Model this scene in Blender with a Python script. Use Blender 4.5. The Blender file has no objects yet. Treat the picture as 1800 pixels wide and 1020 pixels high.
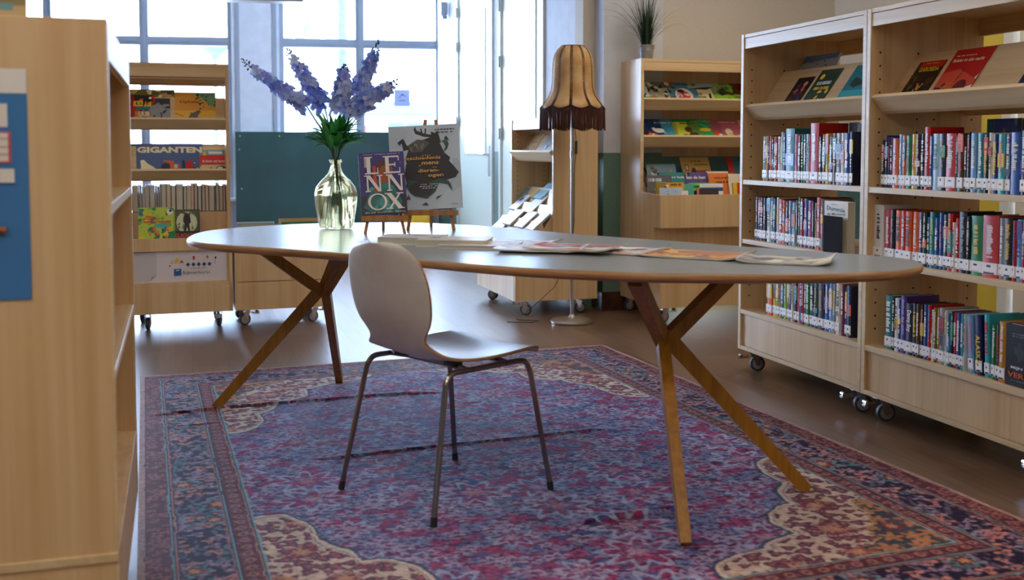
import bpy, math, random
import numpy as np
from mathutils import Matrix, Vector
C = bpy.context.scene
COL = bpy.context.collection
R = math.radians
# ---------------------------------------------------------------- camera
EYE = 1.08; F = 1890.0; TP = 0.06; HZ = 259.5; CY0 = HZ + F * TP
cam_d = bpy.data.cameras.new('camera'); cam = bpy.data.objects.new('camera', cam_d); COL.objects.link(cam)
cam.location = (0, 0, EYE); cam.rotation_euler = (math.pi / 2 - math.atan(TP), 0, 0)
cam_d.sensor_width = 36; cam_d.lens = F / 1800 * 36; cam_d.shift_y = -(510 - CY0) / 1800
cam_d.clip_start = 0.05; cam_d.clip_end = 300
cam_d.dof.use_dof = True; cam_d.dof.focus_distance = 4.7; cam_d.dof.aperture_fstop = 3.4
C.camera = cam
# ---------------------------------------------------------------- sky and exposure
C.view_settings.view_transform = 'Standard'; C.view_settings.look = 'None'
C.view_settings.gamma = 1; C.view_settings.use_curve_mapping = False
C.view_settings.exposure = 0.75
SKY = 16.0
wd = bpy.data.worlds.new('sky'); C.world = wd; wd.use_nodes = True
_bg = wd.node_tree.nodes['Background']
_tc = wd.node_tree.nodes.new('ShaderNodeTexCoord'); _sp = wd.node_tree.nodes.new('ShaderNodeSeparateXYZ')
_cr = wd.node_tree.nodes.new('ShaderNodeValToRGB')
wd.node_tree.links.new(_tc.outputs['Generated'], _sp.inputs[0]); wd.node_tree.links.new(_sp.outputs[2], _cr.inputs[0])
_cr.color_ramp.elements[0].color = (0.66, 0.78, 1.0, 1); _cr.color_ramp.elements[1].color = (0.52, 0.70, 1.0, 1)
_cr.color_ramp.elements[1].position = 0.75
wd.node_tree.links.new(_cr.outputs[0], _bg.inputs[0]); _bg.inputs[1].default_value = SKY
FILL_LAMP = 5.6      # strength of the added ceiling fill lights

def at(u, v, z=0.0):
    """point at height z seen at (u, v) of the 1800x1020 frame"""
    p = math.atan(TP); c, s = math.cos(p), math.sin(p)
    a, b = (u - 900) / F, (v - CY0) / F
    d = Vector((a, c - b * s, -s - b * c)); t = (z - EYE) / d[2]
    return Vector((d[0] * t, d[1] * t, z))
def cut(u, P, d):
    """how far along direction d from P the column u is crossed"""
    k = (u - 900) / F; p = math.atan(TP); c, s = math.cos(p), math.sin(p); zz = P[2] if P[2] > .02 else EYE
    return (k * (P[1] * c - (zz - EYE) * s) - P[0]) / (d[0] - k * d[1] * c)
def zat(v, Y):
    return EYE + Y * math.tan(math.atan((CY0 - v) / F) - math.atan(TP))
# ---------------------------------------------------------------- mesh collector
class MB:
    def __init__(s): s.v = []; s.f = []; s.c = []; s.m = []
    def add(s, vs, fs, col=None, M=None, mi=0):
        n = len(s.v)
        for p in vs:
            s.v.append(tuple(M @ Vector(p)) if M is not None else tuple(p))
        for f in fs:
            s.f.append([i + n for i in f]); s.c.append(col or (0.8, 0.8, 0.8)); s.m.append(mi)
        return s
    def box(s, x0, y0, z0, x1, y1, z1, col=None, M=None, mi=0, bev=0.0):
        if bev > 0:
            b = bev; vs = []; 
            for (z, o) in ((z0, b), (z0 + b, 0), (z1 - b, 0), (z1, b)):
                vs += [(x0 + o + b * 0, y0 + o, z), (x1 - o, y0 + o, z), (x1 - o, y1 - o, z), (x0 + o, y1 - o, z)]
            fs = [(3, 2, 1, 0), (12, 13, 14, 15)]
            for k in range(3):
                for i in range(4):
                    j = (i + 1) % 4; fs.append((k * 4 + i, k * 4 + j, k * 4 + 4 + j, k * 4 + 4 + i))
            return s.add(vs, fs, col, M, mi)
        vs = [(x0, y0, z0), (x1, y0, z0), (x1, y1, z0), (x0, y1, z0), (x0, y0, z1), (x1, y0, z1), (x1, y1, z1), (x0, y1, z1)]
        return s.add(vs, [(3, 2, 1, 0), (4, 5, 6, 7), (0, 1, 5, 4), (1, 2, 6, 5), (2, 3, 7, 6), (3, 0, 4, 7)], col, M, mi)
    def prism(s, pts, axis, a0, a1, col=None, M=None, mi=0):
        """extrude a 2D outline; axis 'x': pts are (y,z); 'y': (x,z); 'z': (x,y)"""
        def P(p, a):
            return {'x': (a, p[0], p[1]), 'y': (p[0], a, p[1]), 'z': (p[0], p[1], a)}[axis]
        n = len(pts); vs = [P(p, a0) for p in pts] + [P(p, a1) for p in pts]
        fs = [tuple(range(n - 1, -1, -1)), tuple(range(n, 2 * n))]
        for i in range(n):
            j = (i + 1) % n; fs.append((i, j, n + j, n + i))
        return s.add(vs, fs, col, M, mi)
    def bar(s, p0, p1, w, h, up=(0, 0, 1), col=None, M=None, w1=None, h1=None, cap=True):
        p0 = Vector(p0); p1 = Vector(p1); d = (p1 - p0).normalized(); up = Vector(up)
        if abs(d.dot(up)) > .99: up = Vector((1, 0, 0))
        a = d.cross(up).normalized(); b = a.cross(d).normalized()
        w1 = w if w1 is None else w1; h1 = h if h1 is None else h1
        vs = []
        for p, ww, hh in ((p0, w, h), (p1, w1, h1)):
            for i, j in ((-1, -1), (1, -1), (1, 1), (-1, 1)): vs.append(p + a * (i * ww / 2) + b * (j * hh / 2))
        fs = [(0, 1, 5, 4), (1, 2, 6, 5), (2, 3, 7, 6), (3, 0, 4, 7)] + ([(3, 2, 1, 0), (4, 5, 6, 7)] if cap else [])
        return s.add(vs, fs, col, M)
    def tube(s, pts, r, n=8, col=None, M=None, cap=True):
        pts = [Vector(p) for p in pts]; rs = r if isinstance(r, (list, tuple)) else [r] * len(pts)
        vs = []; prev = None
        for i, p in enumerate(pts):
            d = (pts[min(i + 1, len(pts) - 1)] - pts[max(i - 1, 0)]).normalized()
            if prev is None:
                a = d.cross(Vector((0, 0, 1)) if abs(d.z) < .9 else Vector((1, 0, 0))).normalized()
            else:
                a = (prev - d * prev.dot(d)).normalized()
            prev = a; b = d.cross(a)
            for k in range(n):
                t = 2 * math.pi * k / n; vs.append(p + (a * math.cos(t) + b * math.sin(t)) * rs[i])
        fs = []
        for i in range(len(pts) - 1):
            for k in range(n):
                j = (k + 1) % n; fs.append((i * n + k, i * n + j, (i + 1) * n + j, (i + 1) * n + k))
        if cap:
            fs.append(tuple(range(n - 1, -1, -1))); m = (len(pts) - 1) * n; fs.append(tuple(range(m, m + n)))
        return s.add(vs, fs, col, M)
    def lathe(s, prof, n=32, col=None, M=None, c=(0, 0)):
        vs = []; fs = []
        for (r, z) in prof:
            for k in range(n):
                t = 2 * math.pi * k / n; vs.append((c[0] + r * math.cos(t), c[1] + r * math.sin(t), z))
        for i in range(len(prof) - 1):
            for k in range(n):
                j = (k + 1) % n; fs.append((i * n + k, i * n + j, (i + 1) * n + j, (i + 1) * n + k))
        return s.add(vs, fs, col, M)
    def disc(s, c, r, axis='z', n=16, col=None, M=None, h=0.0):
        pts = [(c[0] + r * math.cos(2 * math.pi * k / n), c[1] + r * math.sin(2 * math.pi * k / n)) for k in range(n)]
        return s.prism(pts, axis, c[2] - h, c[2] + h, col, M)
def empty(name, loc=(0, 0, 0), rz=0.0):
    o = bpy.data.objects.new(name, None); COL.objects.link(o); o.location = loc; o.rotation_euler = (0, 0, rz)
    o.empty_display_size = .1
    return o
def build(name, mb, mat, parent=None, smooth=False, M=None, sub=0, solid=0):
    me = bpy.data.meshes.new(name); me.from_pydata(mb.v, [], mb.f)
    mats = mat if isinstance(mat, (list, tuple)) else [mat]
    for m in mats: me.materials.append(m)
    if len(mats) > 1: me.polygons.foreach_set('material_index', mb.m)
    ca = me.color_attributes.new('print', 'FLOAT_COLOR', 'CORNER')
    buf = []
    for f, c in zip(mb.f, mb.c): buf += [c[0], c[1], c[2], 1.0] * len(f)
    ca.data.foreach_set('color', buf)
    if smooth: me.polygons.foreach_set('use_smooth', [True] * len(me.polygons))
    me.update(); me.validate()
    o = bpy.data.objects.new(name, me); COL.objects.link(o)
    if parent is not None: o.parent = parent
    if M is not None: o.matrix_local = M
    if smooth == 'auto':
        try:
            me.set_sharp_from_angle(angle=R(35))
        except Exception: pass
    if sub:
        md = o.modifiers.new('s', 'SUBSURF'); md.levels = sub; md.render_levels = sub
    if solid:
        md = o.modifiers.new('t', 'SOLIDIFY'); md.thickness = solid; md.offset = 0
    return o
def tag(o, label=None, cat=None, group=None, kind=None):
    if label:
        o['label'] = label
        n = len(label.split())
        if n > 16 or n < 4: print('LABEL LEN', n, label)
    if cat: o['category'] = cat
    if group: o['group'] = group
    if kind: o['kind'] = kind
    return o
def struct(name, mb, mat, parent=None, **k):
    o = build(name, mb, mat, parent, **k)
    if parent is None: o['kind'] = 'structure'
    return o
# ---------------------------------------------------------------- materials
def srgb(h):
    h = h.lstrip('#'); r = [int(h[i:i + 2], 16) / 255 for i in (0, 2, 4)]
    return tuple((c / 12.92 if c <= .04045 else ((c + .055) / 1.055) ** 2.4) for c in r)
def mat(name, col=(.8, .8, .8), rough=.5, metal=0.0, **kw):
    m = bpy.data.materials.new(name); m.use_nodes = True
    b = m.node_tree.nodes['Principled BSDF']
    b.inputs['Base Color'].default_value = (*col, 1); b.inputs['Roughness'].default_value = rough
    b.inputs['Metallic'].default_value = metal
    for k, v in kw.items(): b.inputs[k].default_value = v
    return m
def N(m, t): return m.node_tree.nodes.new(t)
def Lk(m, a, b): m.node_tree.links.new(a, b)
def noisy(name, c1, c2, rough=.5, scale=(1, 1, 1), nscale=4, bump=0.0, detail=4, metal=0.0, coord='Object', pos=(.35, .65), bdist=.002):
    m = mat(name, c1, rough, metal); b = m.node_tree.nodes['Principled BSDF']
    tc = N(m, 'ShaderNodeTexCoord'); mp = N(m, 'ShaderNodeMapping'); mp.inputs['Scale'].default_value = scale
    nz = N(m, 'ShaderNodeTexNoise'); nz.inputs['Scale'].default_value = nscale; nz.inputs['Detail'].default_value = detail
    cr = N(m, 'ShaderNodeValToRGB'); cr.color_ramp.elements[0].color = (*c1, 1); cr.color_ramp.elements[1].color = (*c2, 1)
    cr.color_ramp.elements[0].position = pos[0]; cr.color_ramp.elements[1].position = pos[1]
    Lk(m, tc.outputs[coord], mp.inputs[0]); Lk(m, mp.outputs[0], nz.inputs[0]); Lk(m, nz.outputs[0], cr.inputs[0])
    Lk(m, cr.outputs[0], b.inputs['Base Color'])
    if bump:
        bp = N(m, 'ShaderNodeBump'); bp.inputs['Strength'].default_value = bump; bp.inputs['Distance'].default_value = bdist
        Lk(m, nz.outputs[0], bp.inputs['Height']); Lk(m, bp.outputs[0], b.inputs['Normal'])
    return m
def wood(name, c1, c2, rough=.35, along='z', spec=.5):
    """laminate: long faint grain streaks plus wide blotchy boards"""
    m = mat(name, c1, rough); b = m.node_tree.nodes['Principled BSDF']; b.inputs['Specular IOR Level'].default_value = spec
    tc = N(m, 'ShaderNodeTexCoord'); mp = N(m, 'ShaderNodeMapping'); mp2 = N(m, 'ShaderNodeMapping')
    S = {'z': (60, 60, 1.2), 'x': (1.2, 60, 60), 'y': (60, 1.2, 60)}[along]; S2 = {'z': (9, 9, .45), 'x': (.6, 9, 9), 'y': (9, .6, 9)}[along]
    mp.inputs['Scale'].default_value = S; mp2.inputs['Scale'].default_value = S2
    n1 = N(m, 'ShaderNodeTexNoise'); n1.inputs['Scale'].default_value = 1; n1.inputs['Detail'].default_value = 3
    n2 = N(m, 'ShaderNodeTexNoise'); n2.inputs['Scale'].default_value = 1; n2.inputs['Detail'].default_value = 2; n2.inputs['Distortion'].default_value = 1.2
    Lk(m, tc.outputs['Object'], mp.inputs[0]); Lk(m, tc.outputs['Object'], mp2.inputs[0]); Lk(m, mp.outputs[0], n1.inputs[0]); Lk(m, mp2.outputs[0], n2.inputs[0])
    mx = N(m, 'ShaderNodeMath'); mx.operation = 'MULTIPLY_ADD'; mx.inputs[1].default_value = .35
    Lk(m, n1.outputs[0], mx.inputs[0]); 
    sc = N(m, 'ShaderNodeMath'); sc.operation = 'MULTIPLY'; sc.inputs[1].default_value = .65
    Lk(m, n2.outputs[0], sc.inputs[0]); Lk(m, sc.outputs[0], mx.inputs[2])
    cr = N(m, 'ShaderNodeValToRGB'); cr.color_ramp.elements[0].color = (*c2, 1); cr.color_ramp.elements[1].color = (*c1, 1)
    cr.color_ramp.elements[0].position = .36; cr.color_ramp.elements[1].position = .6
    Lk(m, mx.outputs[0], cr.inputs[0]); Lk(m, cr.outputs[0], b.inputs['Base Color'])
    return m
def attr_mat(name, rough=.4, coat=0.0, bump=0.0):
    m = mat(name, rough=rough); b = m.node_tree.nodes['Principled BSDF']
    a = N(m, 'ShaderNodeAttribute'); a.attribute_name = 'print'; Lk(m, a.outputs['Color'], b.inputs['Base Color'])
    b.inputs['Coat Weight'].default_value = coat; b.inputs['Coat Roughness'].default_value = .12
    return m
MAPLE = wood('maple_laminate', srgb('dcbd90'), srgb('cba676'), .33)
MAPLE_X = wood('maple_laminate_lengthwise', srgb('dcbd90'), srgb('cba676'), .33, 'x')
EDGE = wood('maple_edging', srgb('dcc69e'), srgb('cdb183'), .38, 'x')
PRINT = attr_mat('printed_card', .42, .06)
MATTE = attr_mat('matte_paint', .6)
PAPER = noisy('page_edges', srgb('dcd8cc'), srgb('c4beb0'), .8, (1, 400, 1), 6)
CHROME = mat('polished_metal', (.75, .75, .77), .16, 1.0)
STEEL = mat('brushed_steel', (.55, .54, .52), .32, 1.0)
DSTEEL = mat('bronze_chrome', (.32, .29, .26), .2, 1.0)
BLACK = mat('black_plastic', (.02, .02, .022), .4)
RUBBER = mat('grey_rubber', (.05, .06, .08), .5)
GREYP = mat('grey_plastic', (.33, .33, .34), .45)
HOLE = mat('peg_hole_dark', (.05, .035, .02), .9)
WALLW = noisy('wall_paint_offwhite', srgb('cbced5'), srgb('c3c6cd'), .7, nscale=9, bump=.05)
BEIGE = noisy('wall_paint_beige', srgb('cdc3b4'), srgb('c6bcab'), .75, nscale=120, bump=.25, bdist=.001)
DADO = noisy('wall_paint_green', srgb('5d7f74'), srgb('567669'), .45, nscale=60, bump=.1, bdist=.001)
FRAMEM = mat('window_frame_grey', srgb('929aa6'), .4)
WHITEP = mat('white_gloss_paint', srgb('dfe1dc'), .3)
DOORM = mat('door_paint', srgb('d5dccb'), .35)
YELLOW = mat('yellow_paint', srgb('d9c046'), .6)
TILE = noisy('brown_plinth_tile', srgb('4b2a1b'), srgb('35190f'), .25, nscale=20)
GLASS = bpy.data.materials.new('window_glass'); GLASS.use_nodes = True
_nt = GLASS.node_tree; _nt.nodes.clear(); _o = _nt.nodes.new('ShaderNodeOutputMaterial'); _mx = _nt.nodes.new('ShaderNodeMixShader'); _a = _nt.nodes.new('ShaderNodeBsdfTransparent'); _g = _nt.nodes.new('ShaderNodeBsdfGlossy')
_f = _nt.nodes.new('ShaderNodeFresnel'); _f.inputs[0].default_value = 1.3; _g.inputs['Roughness'].default_value = 0.02; _a.inputs[0].default_value = (.93, .96, 1, 1)
_ge = _nt.nodes.new('ShaderNodeNewGeometry'); _sb = _nt.nodes.new('ShaderNodeMath'); _sb.operation = 'SUBTRACT'; _sb.inputs[0].default_value = 1.0; _sb.use_clamp = True; _ml = _nt.nodes.new('ShaderNodeMath'); _ml.operation = 'MULTIPLY'
_nt.links.new(_ge.outputs['Backfacing'], _sb.inputs[1]); _nt.links.new(_sb.outputs[0], _ml.inputs[0]); _nt.links.new(_f.outputs[0], _ml.inputs[1]); _nt.links.new(_ml.outputs[0], _mx.inputs[0]); _nt.links.new(_a.outputs[0], _mx.inputs[1]); _nt.links.new(_g.outputs[0], _mx.inputs[2]); _nt.links.new(_mx.outputs[0], _o.inputs[0])
# ================================================================ the setting
G = (Vector((.288, -.958, 0)).normalized(), Vector((.958, .288, 0)).normalized())     # room grid: towards camera-right, and across
RD = -G[0]                                                                             # receding direction of the right side
CEIL = 2.95
# floor of wooden planks
fm = mat('plank_floor', (.3, .2, .13), .3, 0, **{'Specular IOR Level': .36}); fb = fm.node_tree.nodes['Principled BSDF']
_t = N(fm, 'ShaderNodeTexCoord'); _m = N(fm, 'ShaderNodeMapping'); _m.inputs['Rotation'].default_value = (0, 0, R(73.3))
_br = N(fm, 'ShaderNodeTexBrick'); _br.offset = .37; _br.inputs['Scale'].default_value = 1
_br.inputs['Brick Width'].default_value = 1.25; _br.inputs['Row Height'].default_value = .17; _br.inputs['Mortar Size'].default_value = .0022; _br.inputs['Mortar Smooth'].default_value = .3
_br.inputs['Color1'].default_value = (*srgb('6c5342'), 1); _br.inputs['Color2'].default_value = (*srgb('846752'), 1); _br.inputs['Mortar'].default_value = (*srgb('5c4736'), 1)
_m2 = N(fm, 'ShaderNodeMapping'); _m2.inputs['Scale'].default_value = (1.5, 28, 1)
_n = N(fm, 'ShaderNodeTexNoise'); _n.inputs['Scale'].default_value = 1.6; _n.inputs['Detail'].default_value = 6; _n.inputs['Distortion'].default_value = .6
_cr = N(fm, 'ShaderNodeValToRGB'); _cr.color_ramp.elements[0].color = (.5, .48, .46, 1); _cr.color_ramp.elements[1].color = (1.08, 1.07, 1.06, 1)
_cr.color_ramp.elements[0].position = .3; _cr.color_ramp.elements[1].position = .7
_mx = N(fm, 'ShaderNodeMix'); _mx.data_type = 'RGBA'; _mx.blend_type = 'MULTIPLY'; _mx.inputs[0].default_value = 1
Lk(fm, _t.outputs['Object'], _m.inputs[0]); Lk(fm, _m.outputs[0], _br.inputs[0]); Lk(fm, _m.outputs[0], _m2.inputs[0]); Lk(fm, _m2.outputs[0], _n.inputs[0])
Lk(fm, _n.outputs[0], _cr.inputs[0]); Lk(fm, _br.outputs[0], _mx.inputs[6]); Lk(fm, _cr.outputs[0], _mx.inputs[7]); Lk(fm, _mx.outputs[2], fb.inputs['Base Color'])
_rr = N(fm, 'ShaderNodeMapRange'); _rr.inputs[3].default_value = .27; _rr.inputs[4].default_value = .42; Lk(fm, _n.outputs[0], _rr.inputs[0]); Lk(fm, _rr.outputs[0], fb.inputs['Roughness'])


# plan corner points
PIL = Vector((.60, 7.07, 0))                         # pillar corner
KC = PIL + RD * 4.87                                 # corner of the right side wall and the window wall
WDIR = Vector((-math.cos(R(10)), -math.sin(R(10)), 0))   # window wall runs left from the corner
WEND = KC + WDIR * 7.2
BW = Vector((.664, 7.27, 0)); BD = Vector((.955, .297, 0)).normalized()   # beige wall behind the picture book rack
BC = BW + BD * cut(1463, BW, BD)
RW_END = BC + G[0] * 12.0
LW_END = WEND + G[0] * 15.0
def poly_slab(name, pts, z0, z1, m):
    return struct(name, MB().prism([(p[0], p[1]) for p in pts], 'z', z0, z1), m)
E14 = BC + G[0] * 14.0 + G[1] * .15
W22 = WEND - (-WDIR) * 2.2; WN_ = Vector((WDIR[1], -WDIR[0], 0)) * .16
pts = [(-9.5, -5.6), (E14[0], -5.6), BC + G[1] * .15 + RD * .15, PIL + G[1] * .5 + BD * .1, PIL + G[1] * .14 + RD * .4, KC + G[1] * .14 + RD * .1, KC + WN_, W22 + WN_, (-9.5, (W22 + WN_)[1])]
def poly_slab(name, pts, z0, z1, m):
    return struct(name, MB().prism([(p[0], p[1]) for p in pts], 'z', z0, z1), m)
poly_slab('floor', pts, -.1, 0, fm)
poly_slab('ceiling', pts, CEIL, CEIL + .1, mat('ceiling_tiles', srgb('cfcdc8'), .8))
def wall_seg(mb, P, d, n, t0, t1, z0, z1, th=.14, off=0.0):
    """wall piece along d from t0 to t1, its room face on the line, its thickness along n"""
    a = P + d * t0 + n * off; b = P + d * t1 + n * off
    q = [a, b, b + n * (th), a + n * (th)]
    mb.prism([(p[0], p[1]) for p in q], 'z', z0, z1)
def frame_mat(P, d, n):
    """local frame: x along d, y along n (outwards), z up"""
    return Matrix(((d[0], n[0], 0, P[0]), (d[1], n[1], 0, P[1]), (0, 0, 1, 0), (0, 0, 0, 1)))
# ---- window wall (local x: 0 at the far left end, growing to the right; y outwards)
WX = -WDIR; WN = Vector((-WX[1], WX[0], 0))
WO = WEND
WM = frame_mat(WO, WX, WN)
def wx(u): return cut(u, WO, WX)
ZT = 2.80
mb = MB(); w0, w1 = wx(409), wx(493); w2 = wx(782)
Lw = 7.2
mb.box(0, 0, 0, w0 + .06, .16, .55, M=WM); mb.box(w0, 0, 0, w1, .16, ZT, M=WM); mb.box(w1 - .01, 0, 0, Lw, .16, .55, M=WM)
mb.box(w2, 0, .55, Lw + .1, .16, ZT, M=WM); mb.box(0, 0, ZT, Lw + .1, .16, CEIL, M=WM)
struct('wall_back_windows', mb, WALLW)
def window(n, xs, z0, z1, zt, fw=.075, mull=None):
    e = empty('window_%d' % n, WM @ Vector((0, 0, 0)), math.atan2(WX[1], WX[0])); e['kind'] = 'structure'
    x0, x1 = xs; m = MB()
    m.box(x0, .02, z0, x0 + fw, .12, z1); m.box(x1 - fw, .02, z0, x1, .12, z1)
    m.box(x0 + fw, .02, z0, x1 - fw, .12, z0 + .06); m.box(x0 + fw, .02, z1 - .06, x1 - fw, .12, z1)
    build('window_frame', m, FRAMEM, e)
    m = MB(); m.box(x0 + fw, .025, zt - .045, x1 - fw, .115, zt + .045); m.box(x0 + fw, .012, zt - .012, x1 - fw, .03, zt + .012)
    build('transom', m, FRAMEM, e)
    m = MB()
    for c in mull: m.box(c - .045, .015, z0 + .06, c + .045, .118, z1 - .06); m.box(c - .014, .003, z0 + .06, c + .014, .016, z1 - .06)
    build('mullion', m, FRAMEM, e)
    m = MB(); m.box(x0 + .03, .065, z0 + .03, x1 - .03, .071, z1 - .03); build('window_pane', m, GLASS, e)
    m = MB(); m.box(x0, -.10, z0 - .03, x1, .02, z0); build('window_sill', m, WHITEP, e)
ZTR = 2.19
window(1, (.05, wx(94)), .55, ZT, ZTR, mull=[wx(94) * .33, wx(94) * .66])
window(2, (wx(80), wx(415)), .55, ZT, ZTR, mull=[wx(256)])
window(3, (wx(488), wx(779)), .55, ZT, ZTR, mull=[wx(634)])
mb = MB()
for u in (420, 485): mb.box(wx(u) - .02, -.012, 0, wx(u) + .02, 0, ZT, M=WM)
struct('trim_1', mb, FRAMEM)
# ---- right side wall, receding: local x from the pillar corner away, y outwards (to the right)
RN = G[1]; RO = PIL; RM = frame_mat(RO, RD, RN)
RMf = RM
def rx(u): return cut(u, RO, RD)
t_p = rx(958); t_d2a = rx(945) + 0; t_d2b = rx(880); t_d1a = rx(868); t_d1b = rx(806); t_c = 4.87
ZD = 2.6; ZDADO = 1.045
def two_tone(name, segs):
    a = MB(); b = MB()
    for (x0, x1, z0, z1, y1) in segs:
        if z0 < ZDADO: b.box(x0, 0, z0, x1, y1, min(z1, ZDADO), M=RM)
        if z1 > ZDADO: a.box(x0, 0, max(z0, ZDADO), x1, y1, z1, M=RM)
    e = struct(name, a, WALLW); build('painted_dado', b, DADO, e)
    return e
two_tone('wall_right', [(0, t_p, 0, CEIL, .42), (t_d2b + .01, t_d1a - .01, 0, CEIL, .14), (t_d1b + .02, t_c + .1, 0, CEIL, .14), (t_p, t_d2b + .01, ZD, CEIL, .14), (t_d1a - .01, t_d1b + .02, ZD, CEIL, .14)])
mb = MB(); mb.box(-.012, -.012, 0, t_p, 0, .125, M=RM); mb.box(-.012, 0, 0, 0, .42, .125, M=RM)
struct('baseboard_pillar', mb, TILE)
mb = MB(); mb.box(t_d2b + .06, -.012, 0, t_d1a - .06, 0, .10, M=RM); mb.box(t_d1b + .06, -.012, 0, t_c, 0, .10, M=RM)
struct('baseboard_right', mb, TILE)
ang = math.atan2(RD[1], RD[0])
def glazed_door(n, x0, x1, g0, g1, zg0, zg1, hinge_far, handle):
    e = empty('door_%d' % n, RO, math.atan2(RD[1], RD[0])); e['kind'] = 'structure'
    S = Matrix.Identity(4); 
    # local frame of the empty: x = RD, y = left of RD; outwards is -y
    m = MB()
    def B(mm, a, b, c, d, f, g, **k): mm.box(a, -f, c, b, -d, g, **k)   # x range, z range given as (x0,x1,z0,y0,y1,z1)
    B(m, x0, x0 + .05, 0, -.02, .12, ZD); B(m, x1 - .05, x1, 0, -.02, .12, ZD); B(m, x0 + .05, x1 - .05, ZD - .05, -.02, .12, ZD)
    build('door_frame', m, WHITEP, e)
    m = MB(); a, b = x0 + .055, x1 - .055; y0, y1 = .0, .045
    B(m, a, g0, .01, y0, y1, ZD - .06); B(m, g1, b, .01, y0, y1, ZD - .06); B(m, g0, g1, .01, y0, y1, zg0); B(m, g0, g1, zg1, y0, y1, ZD - .06)
    leaf = build('door_leaf', m, DOORM, e)
    m = MB(); w = .018
    B(m, g0 - w, g0, zg0 - w, -.008, .0, zg1 + w); B(m, g1, g1 + w, zg0 - w, -.008, 0, zg1 + w); B(m, g0, g1, zg0 - w, -.008, 0, zg0); B(m, g0, g1, zg1, -.008, 0, zg1 + w)
    build('glazing_bead', m, DOORM, leaf)
    m = MB(); B(m, g0, g1, zg0, .018, .024, zg1); build('door_pane', m, GLASS, leaf)
    hx = x1 - .053 if hinge_far else x0 + .053
    for z in (2.42, 2.08, 1.34, .25) if n == 1 else (2.30, 1.82, 1.2, .25):
        m = MB(); B(m, hx - .022, hx + .022, z - .05, -.026, -.018, z + .05); m.tube([(hx, .03, z - .05), (hx, .03, z + .05)], .008)
        build('hinge', m, STEEL, leaf)
    if handle:
        hx = x0 + .14
        m = MB(); m.box(hx - .02, .0, .82, hx + .02, .01, 1.10, bev=.002); m.tube([(hx, .0, 1.02), (hx, .055, 1.02)], .01); m.tube([(hx, .055, 1.02), (hx + .03, .058, 1.02), (hx + .13, .055, 1.02)], .009)
        m.disc((hx, .9, 0), .008, 'y'); build('door_handle', m, STEEL, leaf)
    return e
glazed_door(1, t_d1a, t_d1b + .01, rx(853), rx(819) , 1.03, 2.33, True, True)
glazed_door(2, t_p, t_d2b, rx(941), rx(899), 1.0, 2.5, True, False)
# ---- beige wall behind the picture book rack, with green lower half, and its return on the right
a = MB(); b = MB(); tb = (BC - BW).length
BN = Vector((-BD[1], BD[0], 0)); BM = frame_mat(BW, BD, BN)
a.box(-.2, 0, ZDADO, tb, .15, CEIL, M=BM); b.box(-.2, 0, 0, tb, .15, ZDADO, M=BM)
e = struct('wall_beige', a, BEIGE); build('painted_dado', b, DADO, e)
CM = frame_mat(BC, G[0], G[1])
t_y0 = cut(1690, BC, G[0]); t_y1 = cut(1764, BC, G[0])
a = MB(); b = MB(); a.box(0, 0, ZDADO, t_y0, .15, CEIL, M=CM); b.box(0, 0, 0, t_y0, .15, ZDADO, M=CM)
a.box(t_y1 + 1.2, 0, 0, 14.0, .15, CEIL, M=CM)
e = struct('wall_right_near', a, BEIGE); build('painted_dado', b, DADO, e)
mb = MB(); mb.box(t_y0, 0, 0, t_y1, .15, CEIL, M=CM); struct('wall_yellow', mb, YELLOW)
mb = MB(); mb.box(t_y1, -.02, 0, t_y1 + .07, .15, CEIL, M=CM); mb.box(t_y1 + 1.13, -.02, 0, t_y1 + 1.2, .15, CEIL, M=CM); struct('trim_2', mb, WHITEP)
e = empty('door_3', CM @ Vector((0, 0, 0)), math.atan2(G[0][1], G[0][0])); e['kind'] = 'structure'
mb = MB(); mb.box(t_y1 + .08, .02, 0, t_y1 + 1.12, .07, 2.4); mb.box(t_y1 + .08, .02, 2.4, t_y1 + 1.12, .07, CEIL); lf = build('door_leaf', mb, mat('cream_door_paint', srgb('d8d0bf'), .5), e)
mb = MB(); mb.tube([(t_y1 + .2, .02, 1.02), (t_y1 + .2, -.04, 1.02), (t_y1 + .32, -.04, 1.02)], .01); build('door_handle', mb, STEEL, lf)
# ---- walls out of view, so that the room is closed
mb = MB(); mb.box(-9.5, -5.65, 0, 6.5, -5.5, CEIL); struct('wall_behind', mb, WALLW)
mb = MB(); mb.box(-9.65, -5.5, 0, -9.5, 13, CEIL); struct('wall_left', mb, WALLW)
# (window wall continues past its left end)
mb = MB(); p = WM @ Vector((0, 0, 0)); mb.box(-2.2, 0, 0, 0, .16, CEIL, M=WM); struct('wall_back_left', mb, WALLW)
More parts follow.
